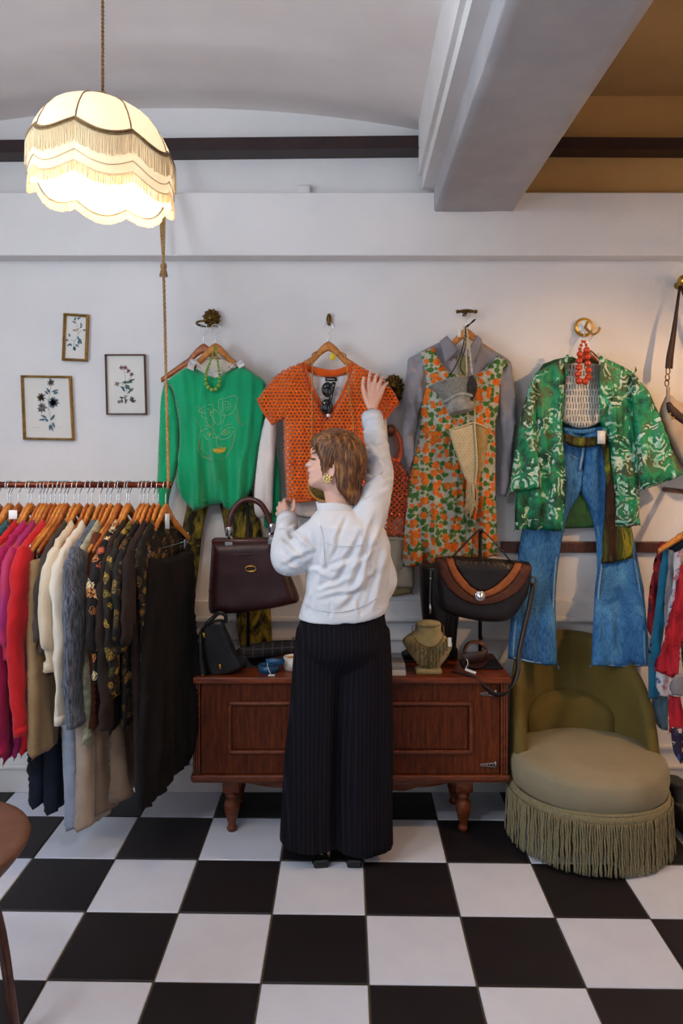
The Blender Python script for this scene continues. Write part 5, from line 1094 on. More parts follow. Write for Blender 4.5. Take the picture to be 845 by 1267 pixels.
# ================================================================ hanging rail with clothes
RY, RZ = 2.9, 1.49
xr = W(211, 600, RY).x
r = root('clothes_rail', (xr-.8, RY, RZ-.012), 'copper pipe clothes rail hung from jute ropes', 'clothes rail')
obj('pipe', tube([Vector((-2.3, RY, RZ)), Vector((xr, RY, RZ))], .0125, 14), M['copper'], r)
obj('end_cap', mv(xf(lathe([(.0, 0), (.014, 0), (.015, .006), (.014, .018)], 16), Matrix.Rotation(math.pi/2, 4, 'Y')), (xr-.014, RY, RZ)), M['copper'], r)
def rope(x, topx, nm):
    p0 = Vector((x, RY, RZ+.012)); p1 = Vector((topx, 3.34, 3.0)); n = 150; P = [[], [], []]
    for i in range(n+1):
        u = i/n; q = p0.lerp(p1, u)
        for s in range(3): a = i*1.05+s*2.094; P[s].append(q+Vector((.0032*math.cos(a), .0032*math.sin(a), 0)))
    o = obj(nm, merge(*[tube(p, .0036, 5) for p in P]), M['rope'], r)
    kz = p0.lerp(p1, .62); K = [ball(kz, (.015, .015, .02), 10, 8)]
    for i in range(9): a = i*.7; K.append(tube([kz+Vector((.008*math.cos(a), .008*math.sin(a), -.01)), kz+Vector((.014*math.cos(a), .012*math.sin(a), -.03)), kz+Vector((.016*math.cos(a), .014*math.sin(a), -.045))], .0028, 5, 3))
    obj('rope_knot', merge(*K), M['rope'], o)
    obj('rope_loop', merge(*[tube([kz, kz.lerp(p1, .3)+Vector((dx*.7, 0, 0)), kz.lerp(p1, .7)+Vector((dx, 0, 0)), p1], .0042, 6, 6) for dx in (-.012, .012)]), M['rope'], o)
    obj('rope_wrap', tube([Vector((x+.004*(i/24)-.002, RY+.0165*math.cos(i*.8), RZ+.0165*math.sin(i*.8))) for i in range(25)], .0035, 5), M['rope'], o)
rope(xr-.008, W(199, 300, 3.34).x, 'rope'); rope(-2.1, -2.1, 'rope')
HG = 'wooden hangers along the copper rail'; HL = 'pale wooden clothes hanger with chrome hook on the copper rail'
hooks = [-14, -2, 10, 13, 23, 35, 39, 49, 53, 57, 63, 74, 79, 83, 92, 98, 108, 114, 124, 131, 137, 145, 148, 157, 160, 174, 178, 183, 190, 196]
rr_ = random.Random(11)
near = [(18, 'teal floral shirt'), (28, 'crimson cardigan'), (39, 'magenta shirt'), (50, 'purple satin jacket'), (61, 'bright red cardigan'), (78, 'khaki trousers'), (88, 'dark taupe blouse'), (97, 'cream wool jacket'), (109, 'ivory cardigan'), (123, 'grey heather cardigan'), (134, 'sage print blouse'), (142, 'rust scarf'), (156, 'tan and coral flower shirt'), (164, 'plain brown shirt'), (172, 'olive flower shirt'), (181, 'dark gold flower dress'), (190, 'long brown coat'), (199, 'long black dress')]
for i, h in enumerate(hooks):
    g = min(near, key=lambda q: abs(q[0]-h))[1]; k = ('pale', 'reddish brown', 'pale')[i % 3]
    hanger(Vector((W(h, 600, RY).x, RY, RZ+.0)), math.pi/2-.2+rr_.uniform(-.05, .05), (M['hang'], M['hang2'], M['hang'])[i % 3], k+' wooden hanger with chrome hook at the '+g, HG)
CLH = 'clip hanger on the copper rail with chrome bar and trouser clips'
hanger(Vector((W(205, 600, RY).x, RY, RZ)), math.pi/2-.28, M['hang'], 'pale wooden clip hanger at the end of the copper rail', None, bar=True)
hanger(Vector((W(68, 600, RY).x, RY, RZ)), math.pi/2-.1, M['hang2'], 'brown clip hanger holding the khaki trousers', None, bar=True)
def srt(L, w=.2, wt=.215): return [(-.09, -.128), (-.16, -.178), (-.21, -.222), (-.228, -.30), (-wt, -.5), (-w, -L+.02), (-w+.02, -L), (w-.02, -L), (w, -L+.02), (wt, -.5), (.228, -.3), (.21, -.222), (.16, -.178), (.09, -.128), (.06, -.165), (0, -.178), (-.06, -.165)]
def trs(L, w=.15, wb=.15, top=-.265): return [(-w, top), (w, top), (w+.01, top-.1), (wb+.01, -.6), (wb, -L), (-wb, -L), (-wb-.01, -.6), (-w-.01, top-.1)]
def rack_item(name, label, cat, h, out, mat, T=.012, yaw=0, seed=0, sleeve=None, amp=.012, wl=.05, da=0, smooth=2, grow=None, parts=()):
    yaw = .22 if abs(yaw) < .29 or 'trousers' in name or 'jeans' in name else .32; h += 14 if h < 128 else 8 if h < 200 else 6; o = Vector((W(h, 600, RY).x, RY, RZ)); ua = Vector((math.sin(yaw), math.cos(yaw), 0)); ub = Vector((0, 0, 1)); un = ua.cross(ub)
    Lb = min(b for a, b in out); r = root(name, o+ub*Lb+ua*da, label, cat)
    V, Fc, _ = sheet2([(a+da, b) for a, b in out], T, .03, .014, folds(amp, wl, seed, 8, grow=(-.2, Lb)), (), None, smooth)
    obj('body', (FIX(V, o, ua, ub, un), Fc), mat, r)
    if sleeve:
        Ls, rs = sleeve; rs *= 1.12
        for s in (-1, 1):
            P = [(s*.195, -.235), (s*.225, -.30), (s*.245, -.42), (s*.25, -.55), (s*.238, -Ls*.85), (s*.23, -Ls)]; R_ = [rs*.8, rs*1.05, rs, rs*.92, rs*.8, rs*.78]
            pts = [o+ua*(a+da)+ub*b+un*(.012+.006*math.sin(i*1.7+seed)) for i, (a, b) in enumerate(P)]
            v, f_ = tube(pts, R_, 14, 6, flat=(un, .48)); k = len(v)
            v = [q+Vector((noise.noise(Vector((q.x*30, q.y*30, q.z*16+seed)))*.011, noise.noise(Vector((q.x*24+5, q.y*24, q.z*22+seed)))*.010, 0)) for q in v]
            obj('sleeve', (v, f_), mat, r)
            obj('cuff', tube([pts[-1]+ub*.03, pts[-1]-ub*.004], rs*.82, 14, flat=(un, .5)), mat, r)
    return r, o, ua, ub, un
fab = fabric
m_mag = fab('magenta_cloth', '#9c0f4a', '#b01a5c', 6); m_red = fab('red_jersey', '#b3121c', '#c81f26', 6); m_pur = fab('magenta_satin', '#8a1560', '#b82a50', 5, .5)
m_kha = fab('khaki_twill', '#8a6c48', '#9a7c56', 6); m_cre = fab('cream_wool', '#c7b49a', '#d6c6ae', 5); m_whi = fab('ivory_wool', '#cfc2b0', '#dacfbe', 5)
m_hea = fab('grey_heather', '#2a2c33', '#6a6f7c', 60, .9, 300, .4, (3, 3, .35)); m_rus = fab('rust_scarf', '#4a2214', '#63301c', 8); m_dbr = fab('dark_brown_cloth', '#1f1512', '#2f211b', 8)
def blossom_mat(name, base, cols, sc, seed=0):
    t = NT(name); v = t.obj(); dn = t.n('TexNoise', Scale=60.0, Detail=2.0, Vector=v); ad = t.n('VectorMath', {'operation': 'MULTIPLY_ADD'}); t.set(ad, '_0', dn.outputs['Color']); ad.inputs[1].default_value = (.03, .03, .03); t.set(ad, '_2', v)
    x = t.n('TexVoronoi', Scale=sc, Vector=ad.outputs[0]); sp = t.n('SeparateColor', Color=x.outputs['Color']); n = len(cols)
    st = [((i+.0)/n, c(q)) for i, q in enumerate(cols)]; pc = t.ramp(sp.outputs[0], st, 'CONSTANT')
    ring = t.math('LESS_THAN', t.math('SINE', t.math('MULTIPLY', x.outputs['Distance'], 26.0)), .55); bl = t.math('MULTIPLY', t.math('LESS_THAN', x.outputs['Distance'], .42), ring)
    t.base(t.mix(bl, c(base), pc), .7, 0, .3); t.bump(t.noise(250), .15, .002); return t.m
m_flo = blossom_mat('black_floral', '#121010', ['#b8763a', '#c9b489', '#8f5a2a', '#b85a3c', '#d0b890'], 22)
m_oli = blossom_mat('olive_floral', '#1c1712', ['#7a6a2a', '#94772a', '#4a4420', '#a8843a'], 26); m_bf2 = blossom_mat('dark_gold_floral', '#100d0c', ['#5a4420', '#7a5a28', '#3a2a18', '#8a6a34'], 30)
m_vel = fab('black_velvet', '#0c0808', '#160e0d', 10, .95); m_nav = fab('navy_denim', '#10141f', '#1b2233', 8); m_lgt = fab('pale_denim', '#7e8596', '#a3a9b6', 10, .85, 200, .4, (1, 1, .4))
m_bei = fab('beige_trouser', '#978372', '#a99584', 6); m_brn = fab('brown_trouser', '#6a5342', '#7c6350', 6); m_sag = fab('sage_print', '#7f8068', '#b3ad92', 40); m_teal = blossom_mat('teal_floral', '#2c5a60', ['#c9a0a8', '#8a3a4a', '#d8c8b8'], 34)
# long pieces that show below the others
rack_item('jeans', 'dark navy jeans hanging lowest under the red cardigan', 'jeans', 66, trs(1.27, .15, .13), m_nav, .03, -.25, seed=81, da=.02)
rack_item('jeans', 'dark navy jeans hanging beside the magenta shirt', 'jeans', 42, trs(1.25, .15, .13), m_nav, .03, -.25, seed=82, da=.03)
rack_item('jeans', 'pale grey blue jeans reaching nearly to the floor', 'jeans', 99, trs(1.30, .15, .15), m_lgt, .03, -.35, seed=83, da=-.02)
rack_item('trousers', 'beige wide trousers reaching nearly to the floor beside the pale jeans', 'trousers', 117, trs(1.30, .15, .17), m_bei, .03, -.35, seed=84, da=-.01, amp=.02)
rack_item('trousers', 'light brown flared trousers behind the rust scarf', 'trousers', 134, trs(1.26, .15, .17), m_brn, .03, -.3, seed=85, da=.03, amp=.02)
rack_item('trousers', 'brown flared trousers hanging behind the black floral shirt', 'trousers', 150, trs(1.22, .15, .17), m_brn, .03, -.3, seed=86, da=.05, amp=.02)
# the row, from the left
rack_item('shirt', 'teal floral shirt beside the magenta shirt', 'shirt', 12, srt(.85), m_teal, .014, seed=1, sleeve=(.72, .048))
rack_item('cardigan', 'crimson cardigan between teal shirt and magenta shirt', 'cardigan', 22, srt(.80), m_red, .014, seed=2, sleeve=(.70, .045))
rack_item('shirt', 'magenta long shirt on the copper rail', 'shirt', 33, srt(1.02), m_mag, .016, seed=3, sleeve=(.98, .046))
rack_item('jacket', 'purple satin jacket next to the magenta shirt', 'jacket', 44, srt(1.0), m_pur, .014, seed=4, sleeve=(.62, .046))
rack_item('cardigan', 'bright red cardigan with long sleeves and turned cuffs', 'cardigan', 55, srt(.99), m_red, .016, seed=5, sleeve=(.90, .050))
rack_item('trousers', 'khaki trousers hanging from the brown clip hanger', 'trousers', 72, trs(1.0, .17, .18), m_kha, .024, -.2, seed=6, da=-.07)
rack_item('blouse', 'dark taupe blouse hanging behind the cream jacket', 'blouse', 82, srt(.7), fab('taupe_cloth', '#3b322c', '#4c4138', 8), .012, seed=7, sleeve=(.6, .04))
rack_item('jacket', 'cream wool jacket beside the khaki trousers', 'jacket', 91, srt(.66), m_cre, .016, seed=8, sleeve=(.665, .048))
rack_item('cardigan', 'ivory long cardigan between cream jacket and grey cardigan', 'cardigan', 103, srt(.80), m_whi, .016, seed=9, sleeve=(.86, .046))
rack_item('cardigan', 'dark grey heather cardigan with long hanging sleeves', 'cardigan', 117, srt(.85), m_hea, .022, seed=10, sleeve=(.87, .054))
rack_item('scarf', 'rust brown scarf looped over a hanger next to the grey cardigan', 'scarf', 136, [(-.16, -.17), (-.19, -.24), (-.20, -.4), (-.19, -.7), (-.2, -.9), (-.15, -.93), (-.1, -.9), (-.08, -.6), (-.06, -.3), (-.1, -.19)], m_rus, .018, seed=11, amp=.016, wl=.03)
rack_item('blouse', 'white sage print blouse behind the rust scarf', 'blouse', 128, srt(.95), m_sag, .012, seed=12)
rack_item('shirt', 'black shirt with tan and coral flower print on the copper rail', 'shirt', 150, srt(.72), m_flo, .016, -.1, seed=13, sleeve=(.70, .050))
rack_item('shirt', 'dark brown plain shirt behind the olive floral shirt', 'shirt', 158, srt(.92), m_dbr, .014, -.1, seed=14, sleeve=(.88, .042))
rack_item('shirt', 'olive and black flower print shirt on the copper rail', 'shirt', 166, srt(.78), m_oli, .014, -.15, seed=15, sleeve=(.75, .042))
rack_item('dress', 'black dress with dark gold flowers beside the brown coat', 'dress', 175, srt(.90), m_bf2, .014, -.15, seed=16, sleeve=(.6, .04))
rack_item('coat', 'long dark brown sleeveless coat near the end of the rail', 'coat', 184, srt(1.17, .16, .2), m_dbr, .018, -.2, seed=17, sleeve=(.5, .035))
rack_item('dress', 'long black dress beside the velvet skirt', 'dress', 193, srt(1.1, .17, .19), m_bf2, .014, -.2, seed=18)
rack_item('skirt', 'black velvet skirt clipped at the end of the copper rail', 'skirt', 205, [(-.16, -.268), (-.05, -.285), (.06, -.285), (.16, -.268), (.19, -.5), (.215, -.9), (.21, -1.12), (.10, -1.16), (-.05, -1.2), (-.19, -1.22), (-.215, -.9), (-.19, -.5)], m_vel, .02, -.30, seed=19, amp=.022, wl=.05)
p = W(207, 645, 2.84); solo('hanger_tag', box(p.x-.009, p.x+.009, p.y-.001, p.y+.001, p.z-.03, p.z+.03, .0008, 1), plain('clear_tag', '#a9a6a2', .2), 'clear plastic tag on the end clip hanger', 'tag')
p = W(16, 637, 2.75); solo('paper_tag', box(p.x-.016, p.x+.016, p.y-.001, p.y+.001, p.z-.016, p.z+.018, .0008, 1), M['tagw'], 'white paper tag hanging at the teal shirt collar', 'tag')

# ================================================================ scarves at the right
hanger(W(874, 612, 3.08), 0, M['hang'], 'pale wooden hanger holding the scarves beside the jeans', None)
r = root('scarf_rail', (W(874, 600, 3.08).x, 3.0, W(874, 612, 3.08).z), 'short dark rail carrying the scarf hanger', 'clothes rail')
obj('pipe', tube([Vector((W(874, 612, 3.08).x, 2.7, W(874, 612, 3.08).z+.0)), Vector((W(874, 612, 3.08).x, WALL, W(874, 612, 3.08).z))], .0125, 12), M['copper'], r)
def scarf(px, Y, mat, label, seed, amp=.012, wl=.02, T=.008): return solo('scarf', wsheet(px, Y, T, .015, .010, folds(amp, wl, seed, 9), (), T), mat, label, 'scarf')
m_sfl = blossom_mat('white_scarf_floral', '#cfc9cc', ['#b02038', '#5a3a7a', '#c8404a', '#3a4a8a', '#d08a90'], 30); m_sred = tiedye('red_sheer', [(.3, c('#7a0f1c')), (.55, c('#b52332')), (.7, c('#8a1626'))], 12, (2, 2, .4)); m_steal = fab('teal_cloth', '#155a78', '#1f7090', 8)
m_dred = blossom_mat('red_navy_print', '#7a1018', ['#a81c20', '#1c1426', '#c03028'], 16); m_sgrey = fab('grey_scarf', '#7d7a7c', '#918e90', 8); m_multi = blossom_mat('multi_print', '#2a2038', ['#b03040', '#3a5a9a', '#c8b8a8', '#c87a30'], 45); m_dot = blossom_mat('black_white_dots', '#141316', ['#d0cccc', '#b8b4b4'], 90); m_blu = fab('dusty_blue_cloth', '#5a7f98', '#7d9fb3', 10)
scarf([(814, 674), (821, 670), (822, 690), (816, 730), (810, 780), (804, 786), (801, 765), (805, 720)], 3.15, m_dred, 'dark red and navy scarf hanging beside the jeans leg', 91)
scarf([(821, 676), (829, 674), (828, 700), (824, 760), (818, 810), (815, 866), (802, 864), (804, 810), (810, 760), (815, 715)], 3.12, m_steal, 'long teal cloth hanging next to the dark red scarf', 92)
scarf([(806, 860), (826, 862), (828, 905), (815, 900), (808, 882)], 3.17, m_blu, 'dusty blue cloth showing below the teal cloth', 93)
scarf([(828, 680), (838, 682), (834, 720), (828, 760), (824, 790), (822, 770), (823, 730)], 3.09, m_sgrey, 'narrow grey scarf between teal cloth and flowered scarf', 94)
scarf([(834, 684), (846, 678), (848, 720), (842, 760), (837, 800), (833, 862), (822, 862), (813, 850), (816, 815), (824, 770), (830, 725)], 3.06, m_sfl, 'white scarf with red and violet flowers', 95)
scarf([(842, 700), (852, 700), (848, 770), (841, 812), (838, 838), (826, 836), (810, 830), (818, 800), (827, 765), (836, 730)], 3.03, m_sred, 'sheer red scarf draped over the flowered scarf', 96, .014)
scarf([(846, 690), (870, 690), (872, 790), (868, 840), (845, 842), (843, 780)], 3.04, m_dot, 'black scarf with white dots beside the sheer red scarf', 97)
scarf([(833, 836), (852, 830), (854, 862), (832, 860), (829, 850)], 3.0, m_sgrey, 'grey cloth end under the sheer red scarf', 98)
scarf([(828, 862), (842, 862), (846, 900), (842, 912), (826, 905)], 3.03, m_sred, 'deep red scarf end below the grey cloth', 99)
scarf([(829, 900), (846, 898), (862, 905), (860, 938), (842, 945), (832, 928)], 3.02, m_multi, 'multicoloured flower print scarf end hanging lowest', 100)
scarf([(850, 670), (875, 664), (900, 680), (905, 880), (880, 920), (855, 900), (852, 780)], 3.08, m_dred, 'wide red printed scarf over the middle of the hanger', 101)
scarf([(826, 672), (846, 655), (860, 650), (866, 672), (846, 690), (832, 690)], 3.10, m_nav, 'dark navy cloth looped under the scarf hanger', 102)
solo('ankle_boot', (lambda b: (b[0], b[2]))(remesh([tube([Vector((1.5, 3.2, .05)), Vector((1.5, 3.19, .18))], [.045, .05], 16), tube([Vector((1.5, 3.2, .045)), Vector((1.49, 3.1, .045)), Vector((1.48, 3.0, .03))], [.045, .04, .022], 14, 4), box(1.46, 1.54, 3.15, 3.25, 0, .03)], .007, 4)), M['boot'], 'black ankle boot in the shadow under the scarves', 'boot')

# ================================================================ brown leather stool at the left edge
M['brown_seat'] = plain('brown_leather_seat', '#5a3b2e', .55, 0, .4, '#6a4838', 12, .15, 70)
sc_ = Vector((-1.035, 1.86, 0))
r = root('leather_stool', sc_, 'brown leather stool with rounded seat at the edge of the tiles', 'stool')
obj('seat', lathe([(.10, .47), (.16, .51), (.205, .56), (.235, .598), (.242, .613), (.238, .622), (.22, .626), (.05, .628), (.001, .628)], 40, (sc_.x, sc_.y, 0)), M['brown_seat'], r)
for dx, dy in ((.09, -.09), (-.09, -.09), (.09, .09), (-.09, .09)): obj('leg', tube([sc_+Vector((dx, dy, .5)), sc_+Vector((dx*1.35, dy*1.5, .3)), sc_+Vector((dx*1.65, dy*1.9, 0))], [.018, .016, .012], 10, 4), M['wood_dark'], r)
# ================================================================ the woman
PY = 2.88
M['skin'] = plain('skin', '#d9ab98', .5, 0, .35, '#e0b5a3', 18); M['skin'].node_tree.nodes['Principled BSDF'].inputs['Subsurface Weight'].default_value = .08
def hair_mat():
    t = NT('light_brown_hair'); n = t.noise(55, t.obj((1.6, 1.6, .35)), 4); t.base(t.ramp(n, [(.32, c('#331a0c')), (.5, c('#633c1c')), (.68, c('#9c6c38'))]), .42, 0, .5); t.bump(n, .4, .004); return t.m
M['hair'] = hair_mat()
def cotton_w():
    t = NT('crisp_white_cotton'); t.base(t.ramp(t.noise(4), [(.3, c('#cdd0d8')), (.7, c('#d8dae0'))]), .75, 0, .25)
    w = t.noise(9, t.obj((1, 1, 1.6)), 4, .55, 1.0); t.bump(t.math('ADD', w, t.math('MULTIPLY', t.noise(500, None, 1), .02)), .3, .02); return t.m
M['jacket'] = cotton_w()
def pin():
    t = NT('pinstripe_trousers'); s = t.n('SeparateXYZ', Vector=t.obj()); a = t.math('GREATER_THAN', t.math('SINE', t.math('MULTIPLY', t.math('ADD', s.outputs[0], t.math('MULTIPLY', s.outputs[1], .35)), 380.0)), .86)
    t.base(t.mix(a, c('#0b080e'), c('#1e1726')), .85, 0, .2); t.bump(t.noise(300), .2, .002); return t.m
M['pin'] = pin(); M['shoe'] = plain('black_patent', '#0a0a0b', .16, 0, .6)
pr = root('person', (W(418, 1076, 2.9).x, 2.88, 0), 'person in white cotton jacket and dark pinstripe trousers reaching up to the orange top', 'person')
HYp = 2.90
hd = [(386, 550), (384.5, 556), (384.2, 561), (385.8, 566), (383.2, 569.5), (379, 573), (376.6, 575.6), (377.6, 577.6), (381.2, 578.8), (380.2, 581.5), (380.4, 584), (381.8, 585.4), (380.4, 587.5), (382.2, 591), (381.2, 595), (382, 599.5), (386, 603), (394, 605), (402, 609), (409, 618), (420, 624), (432, 616), (440, 603), (447, 588), (449, 570), (445, 553), (436, 542), (420, 536), (404, 537), (393, 542)]
hs = wsheet(hd, HYp, .076, .085, .006, None, (), None, 2)
ear = W(409.5, 581, HYp-.07)
parts = [(hs[0], hs[1]), ball(W(420, 566, HYp), (.088, .078, .095), 24, 18), ball(W(396, 592, HYp), (.035, .055, .03), 16, 10), ball(W(391, 572, HYp), (.026, .058, .03), 16, 10),
         tube([W(416, 598, HYp), W(420, 625, 2.89), W(424, 655, 2.87)], [.056, .054, .06], 20, 5),
         tube([ear+Vector((.014*math.cos(t)*.9, -.012-.006*math.cos(t), .026*math.sin(t))) for t in np.linspace(-1.9, 3.6, 22)], .0048, 8), ball(ear+Vector((.0, -.004, -.004)), (.014, .010, .024), 12, 8), ball(ear+Vector((-.004, -.010, -.026)), (.008, .006, .009), 10, 7)]
# trunk, arms and legs
SHL, ELL, WRL = W(398, 655, 2.87), W(357, 696, 2.86), W(356, 645, 3.09)
SHR, ELR, WRR = W(460, 632, 2.87), W(473, 578, 3.0), W(459.5, 511, 3.165)
parts += [tube([W(425, 650, 2.87), W(428, 690, 2.87), W(426, 730, 2.87), W(422, 770, 2.87), W(422, 800, 2.87)], [.075, .11, .105, .115, .10], 24, 4, flat=((0, 1, 0), .68)),
          tube([W(425, 660, 2.87), SHL, ELL, WRL], [.05, .045, .038, .026], 16, 5), tube([W(425, 660, 2.87), SHR, ELR, WRR], [.05, .045, .038, .0255], 16, 5)]
for s, ax in ((-1, W(397, 1060, 2.9)), (1, W(440, 1060, 2.9))): parts.append(tube([W(420+s*16, 800, 2.87), W(420+s*18, 920, 2.88), ax, Vector((ax.x, ax.y, .05))], [.07, .05, .036, .034], 16, 4))
# right hand, back to us, fingers over the shoulder of the top
def fing(pts, r0, r1): n = len(pts); return tube([W(*p) for p in pts], [r0+(r1-r0)*i/(n-1) for i in range(n)], 10, 5)
def hand(wr, kn, tips, mids, thumb):
    P = []
    for i in range(4):
        P.append(tube([W(*wr), (W(*wr)+W(*kn[i]))/2, W(*kn[i])], [.019, .0155, .0115], 10, 4)); P.append(fing([kn[i], mids[i], tips[i]], .0102, .0072)); P.append(ball(W(*tips[i]), .0074, 8, 6)); P.append(ball(W(*kn[i]), .0108, 8, 6))
    P.append(fing(thumb, .0135, .0075)); P.append(ball(W(*thumb[-1]), .0076, 8, 6)); return P
parts += hand((460, 507, 3.172), [(456, 477, 3.225), (462.5, 475.5, 3.23), (468.5, 478, 3.23), (473, 482.5, 3.225)], [(458.5, 459.5, 3.262), (468, 462, 3.264), (474.5, 466.5, 3.264), (479, 474, 3.262)], [(456.8, 467, 3.242), (464.8, 467, 3.246), (471.5, 470.5, 3.246), (476, 477, 3.242)], [(457, 503, 3.175), (451.5, 490, 3.19), (449, 478, 3.205), (450, 467.5, 3.225)])
parts += hand((356, 645, 3.09), [(352, 623, 3.165), (348, 626.5, 3.17), (345.8, 631.5, 3.165), (345.5, 637.5, 3.155)], [(360, 621, 3.248), (357, 626, 3.25), (353, 631, 3.24), (349.5, 637, 3.225)], [(352.5, 618.5, 3.205), (346.8, 622.5, 3.212), (344, 628.5, 3.205), (342.8, 635.5, 3.19)], [(357.5, 642, 3.10), (361.5, 634, 3.125), (364, 627, 3.15), (363.8, 619.5, 3.18)])
bv, bn, bf = remesh(parts, .0036, 3, .5)
obj('body', ([Vector(v) for v in bv], bf), M['skin'], pr)
M['dark'] = plain('lash_brown', '#2a1a14', .5); M['lip'] = plain('lip_pink', '#b56a64', .4); M['eye_w'] = plain('eye_dark', '#5a463c', .3)
for s in (-1, 1):
    e = W(388.2, 568.6, HYp+s*.044); e2 = obj('eye', ball(e, (.0065, .008, .0038), 12, 8), M['eye_w'], pr); obj('lashes', tube([e+Vector((-.011, s*.001, .0015)), e+Vector((-.006, s*.009, .0045)), e+Vector((.006, s*.012, .001))], .0024, 5, 4), M['dark'], e2)
    obj('eyebrow', tube([W(385.6, 561.5, HYp+s*.036), W(388, 560, HYp+s*.053), W(392, 560.5, HYp+s*.066)], [.002, .0026, .0012], 6, 4), M['hair'], pr)
obj('lips', merge(tube([W(380.9, 583.4, HYp), W(382, 584.4, HYp-.016), W(385, 585.4, HYp-.027)], [.0045, .004, .0012], 8, 4), tube([W(381, 587.2, HYp), W(382.3, 586.8, HYp-.015), W(385, 586, HYp-.026)], [.0045, .004, .0012], 8, 4)), M['lip'], pr)
# hair: cut short at the sides, longer at the nape
hp_ = [(383.5, 549), (386, 542), (394, 535), (404, 531), (416, 529.5), (430, 532), (443, 540.5), (451.5, 552), (455, 567), (453, 580), (448, 592), (446, 602), (447.5, 613), (444, 625), (436, 622), (427, 615), (420, 608), (416, 601), (416.5, 590), (415.5, 579), (411, 573), (405, 573.5), (401.5, 580), (400, 587), (397.5, 580), (397, 569), (392, 559), (387.5, 553.5)]
hq = [(W(a, b, HYp).x, W(a, b, HYp).z) for a, b in hp_]
sil = [(383.5, 549), (386, 541), (394, 534), (404, 530), (416, 528.5), (430, 531), (443, 539.5), (452, 551), (456, 567), (454, 580), (449, 592), (447, 602), (448.5, 613), (445, 626), (436, 640), (415, 640), (396, 618), (382, 602), (376, 576), (382, 560)]
SB_ = resamp([(W(a, b, HYp).x, W(a, b, HYp).z) for a, b in sil], .004)
_, tf_, fr0 = sheet2(hq, .01, .02, .0065, None, (), None, 2); nfr = len(fr0); tri = [t for t in tf_ if max(t) < nfr]
hbd = resamp(hq, .004); D1 = np.sqrt(((fr0[:, None, :2]-SB_[None])**2).sum(2)).min(1); D2 = np.sqrt(((fr0[:, None, :2]-hbd[None])**2).sum(2)).min(1)
th = .093*np.sqrt(np.maximum(0, 1-(1-np.clip(D1/.07, 0, 1))**2))-.007*(1-np.clip(D2/.02, 0, 1))
th = np.maximum(th, .004)
hv = [Vector((q[0], HYp-t, q[1])) for q, t in zip(fr0, th)]+[Vector((q[0], HYp+t, q[1])) for q, t in zip(fr0, th)]
hf = [tuple(t) for t in tri]+[(t[0]+nfr, t[2]+nfr, t[1]+nfr) for t in tri]
HF = np.column_stack([fr0[:, 0], fr0[:, 1], HYp-th])
ho = obj('hair', (hv, hf), M['hair'], pr)
rh = random.Random(5); P = []
ends = [(384, 549.5), (387, 554), (391, 559), (395, 565), (397.5, 571), (398.5, 579), (400, 587), (402.5, 580), (413, 575), (416, 584), (416, 593), (418, 602), (421, 609), (427, 615), (432, 620), (437, 623), (441, 626), (445, 624), (446.5, 612), (446, 601), (449, 590), (452.5, 579), (454, 568)]
for i in range(340):
    u = rh.random()*(len(ends)-1); k = int(u); f = u-k; ex = ends[k][0]*(1-f)+ends[k+1][0]*f; ey = ends[k][1]*(1-f)+ends[k+1][1]*f
    sx, sy = 424+rh.uniform(-16, 14), 534+abs(rh.gauss(0, 4)); q = rh.uniform(.0, 1.0)
    ex += rh.uniform(-1.5, 1.5); ey += rh.uniform(-1, 2.5)
    mx, my = (sx+ex)/2+(ex-sx)*.22, (sy+ey)/2-abs(ex-sx)*.18
    if rh.random() < .5: sx, sy = sx*.6+mx*.4, sy*.6+my*.4
    far = rh.random() < .22; pts = []
    for (x, y) in [(sx, sy), ((sx+mx)/2, (sy+my)/2-1), (mx, my), ((mx+ex)/2+(ex-sx)*.05, (my+ey)/2), (ex, ey)]:
        p = on(HF, x, y, HYp, .0005)
        if far: p.y = 2*HYp-p.y
        pts.append(p)
    w = rh.uniform(.0022, .0042); P.append(tube(pts, [w*.6, w, w, w*.8, w*.25], 5, 4))
obj('hair_locks', merge(*P), M['hair'], ho, kind='stuff')
# earring
ec = W(404.8, 593, HYp-.088); E = [ball(ec, .0075, 10, 8)]
for i in range(8): a = i*math.pi/4; E.append(tube([ec+Vector((.005*math.cos(a), -.001, .005*math.sin(a))), ec+Vector((.016*math.cos(a), -.002, .017*math.sin(a)))], [.0032, .0048], 6)); E.append(ball(ec+Vector((.0165*math.cos(a), -.003, .0175*math.sin(a))), .0036, 6, 5))
obj('earring', merge(*E), plain('pearl_gold', '#d8c48a', .25, .6), pr, label='large gold flower earring')
for a, b, d in ((457.2, 465.5, 3.240), (466, 466, 3.249), (472.5, 469.5, 3.249), (477, 476, 3.245)):
    q = W(a, b, d); obj('finger_ring', tube([q+Vector((.0095*math.cos(t), .0085*math.sin(t), .002*math.cos(t))) for t in np.linspace(0, 6.283, 17)[:-1]], .0022, 6, closed=True), M['chrome'], pr)
q = W(356.5, 624, 3.225); obj('finger_ring', tube([q+Vector((.004*math.cos(t), .0095*math.cos(t), .0095*math.sin(t))) for t in np.linspace(0, 6.283, 17)[:-1]], .0022, 6, closed=True), M['gold'], pr)
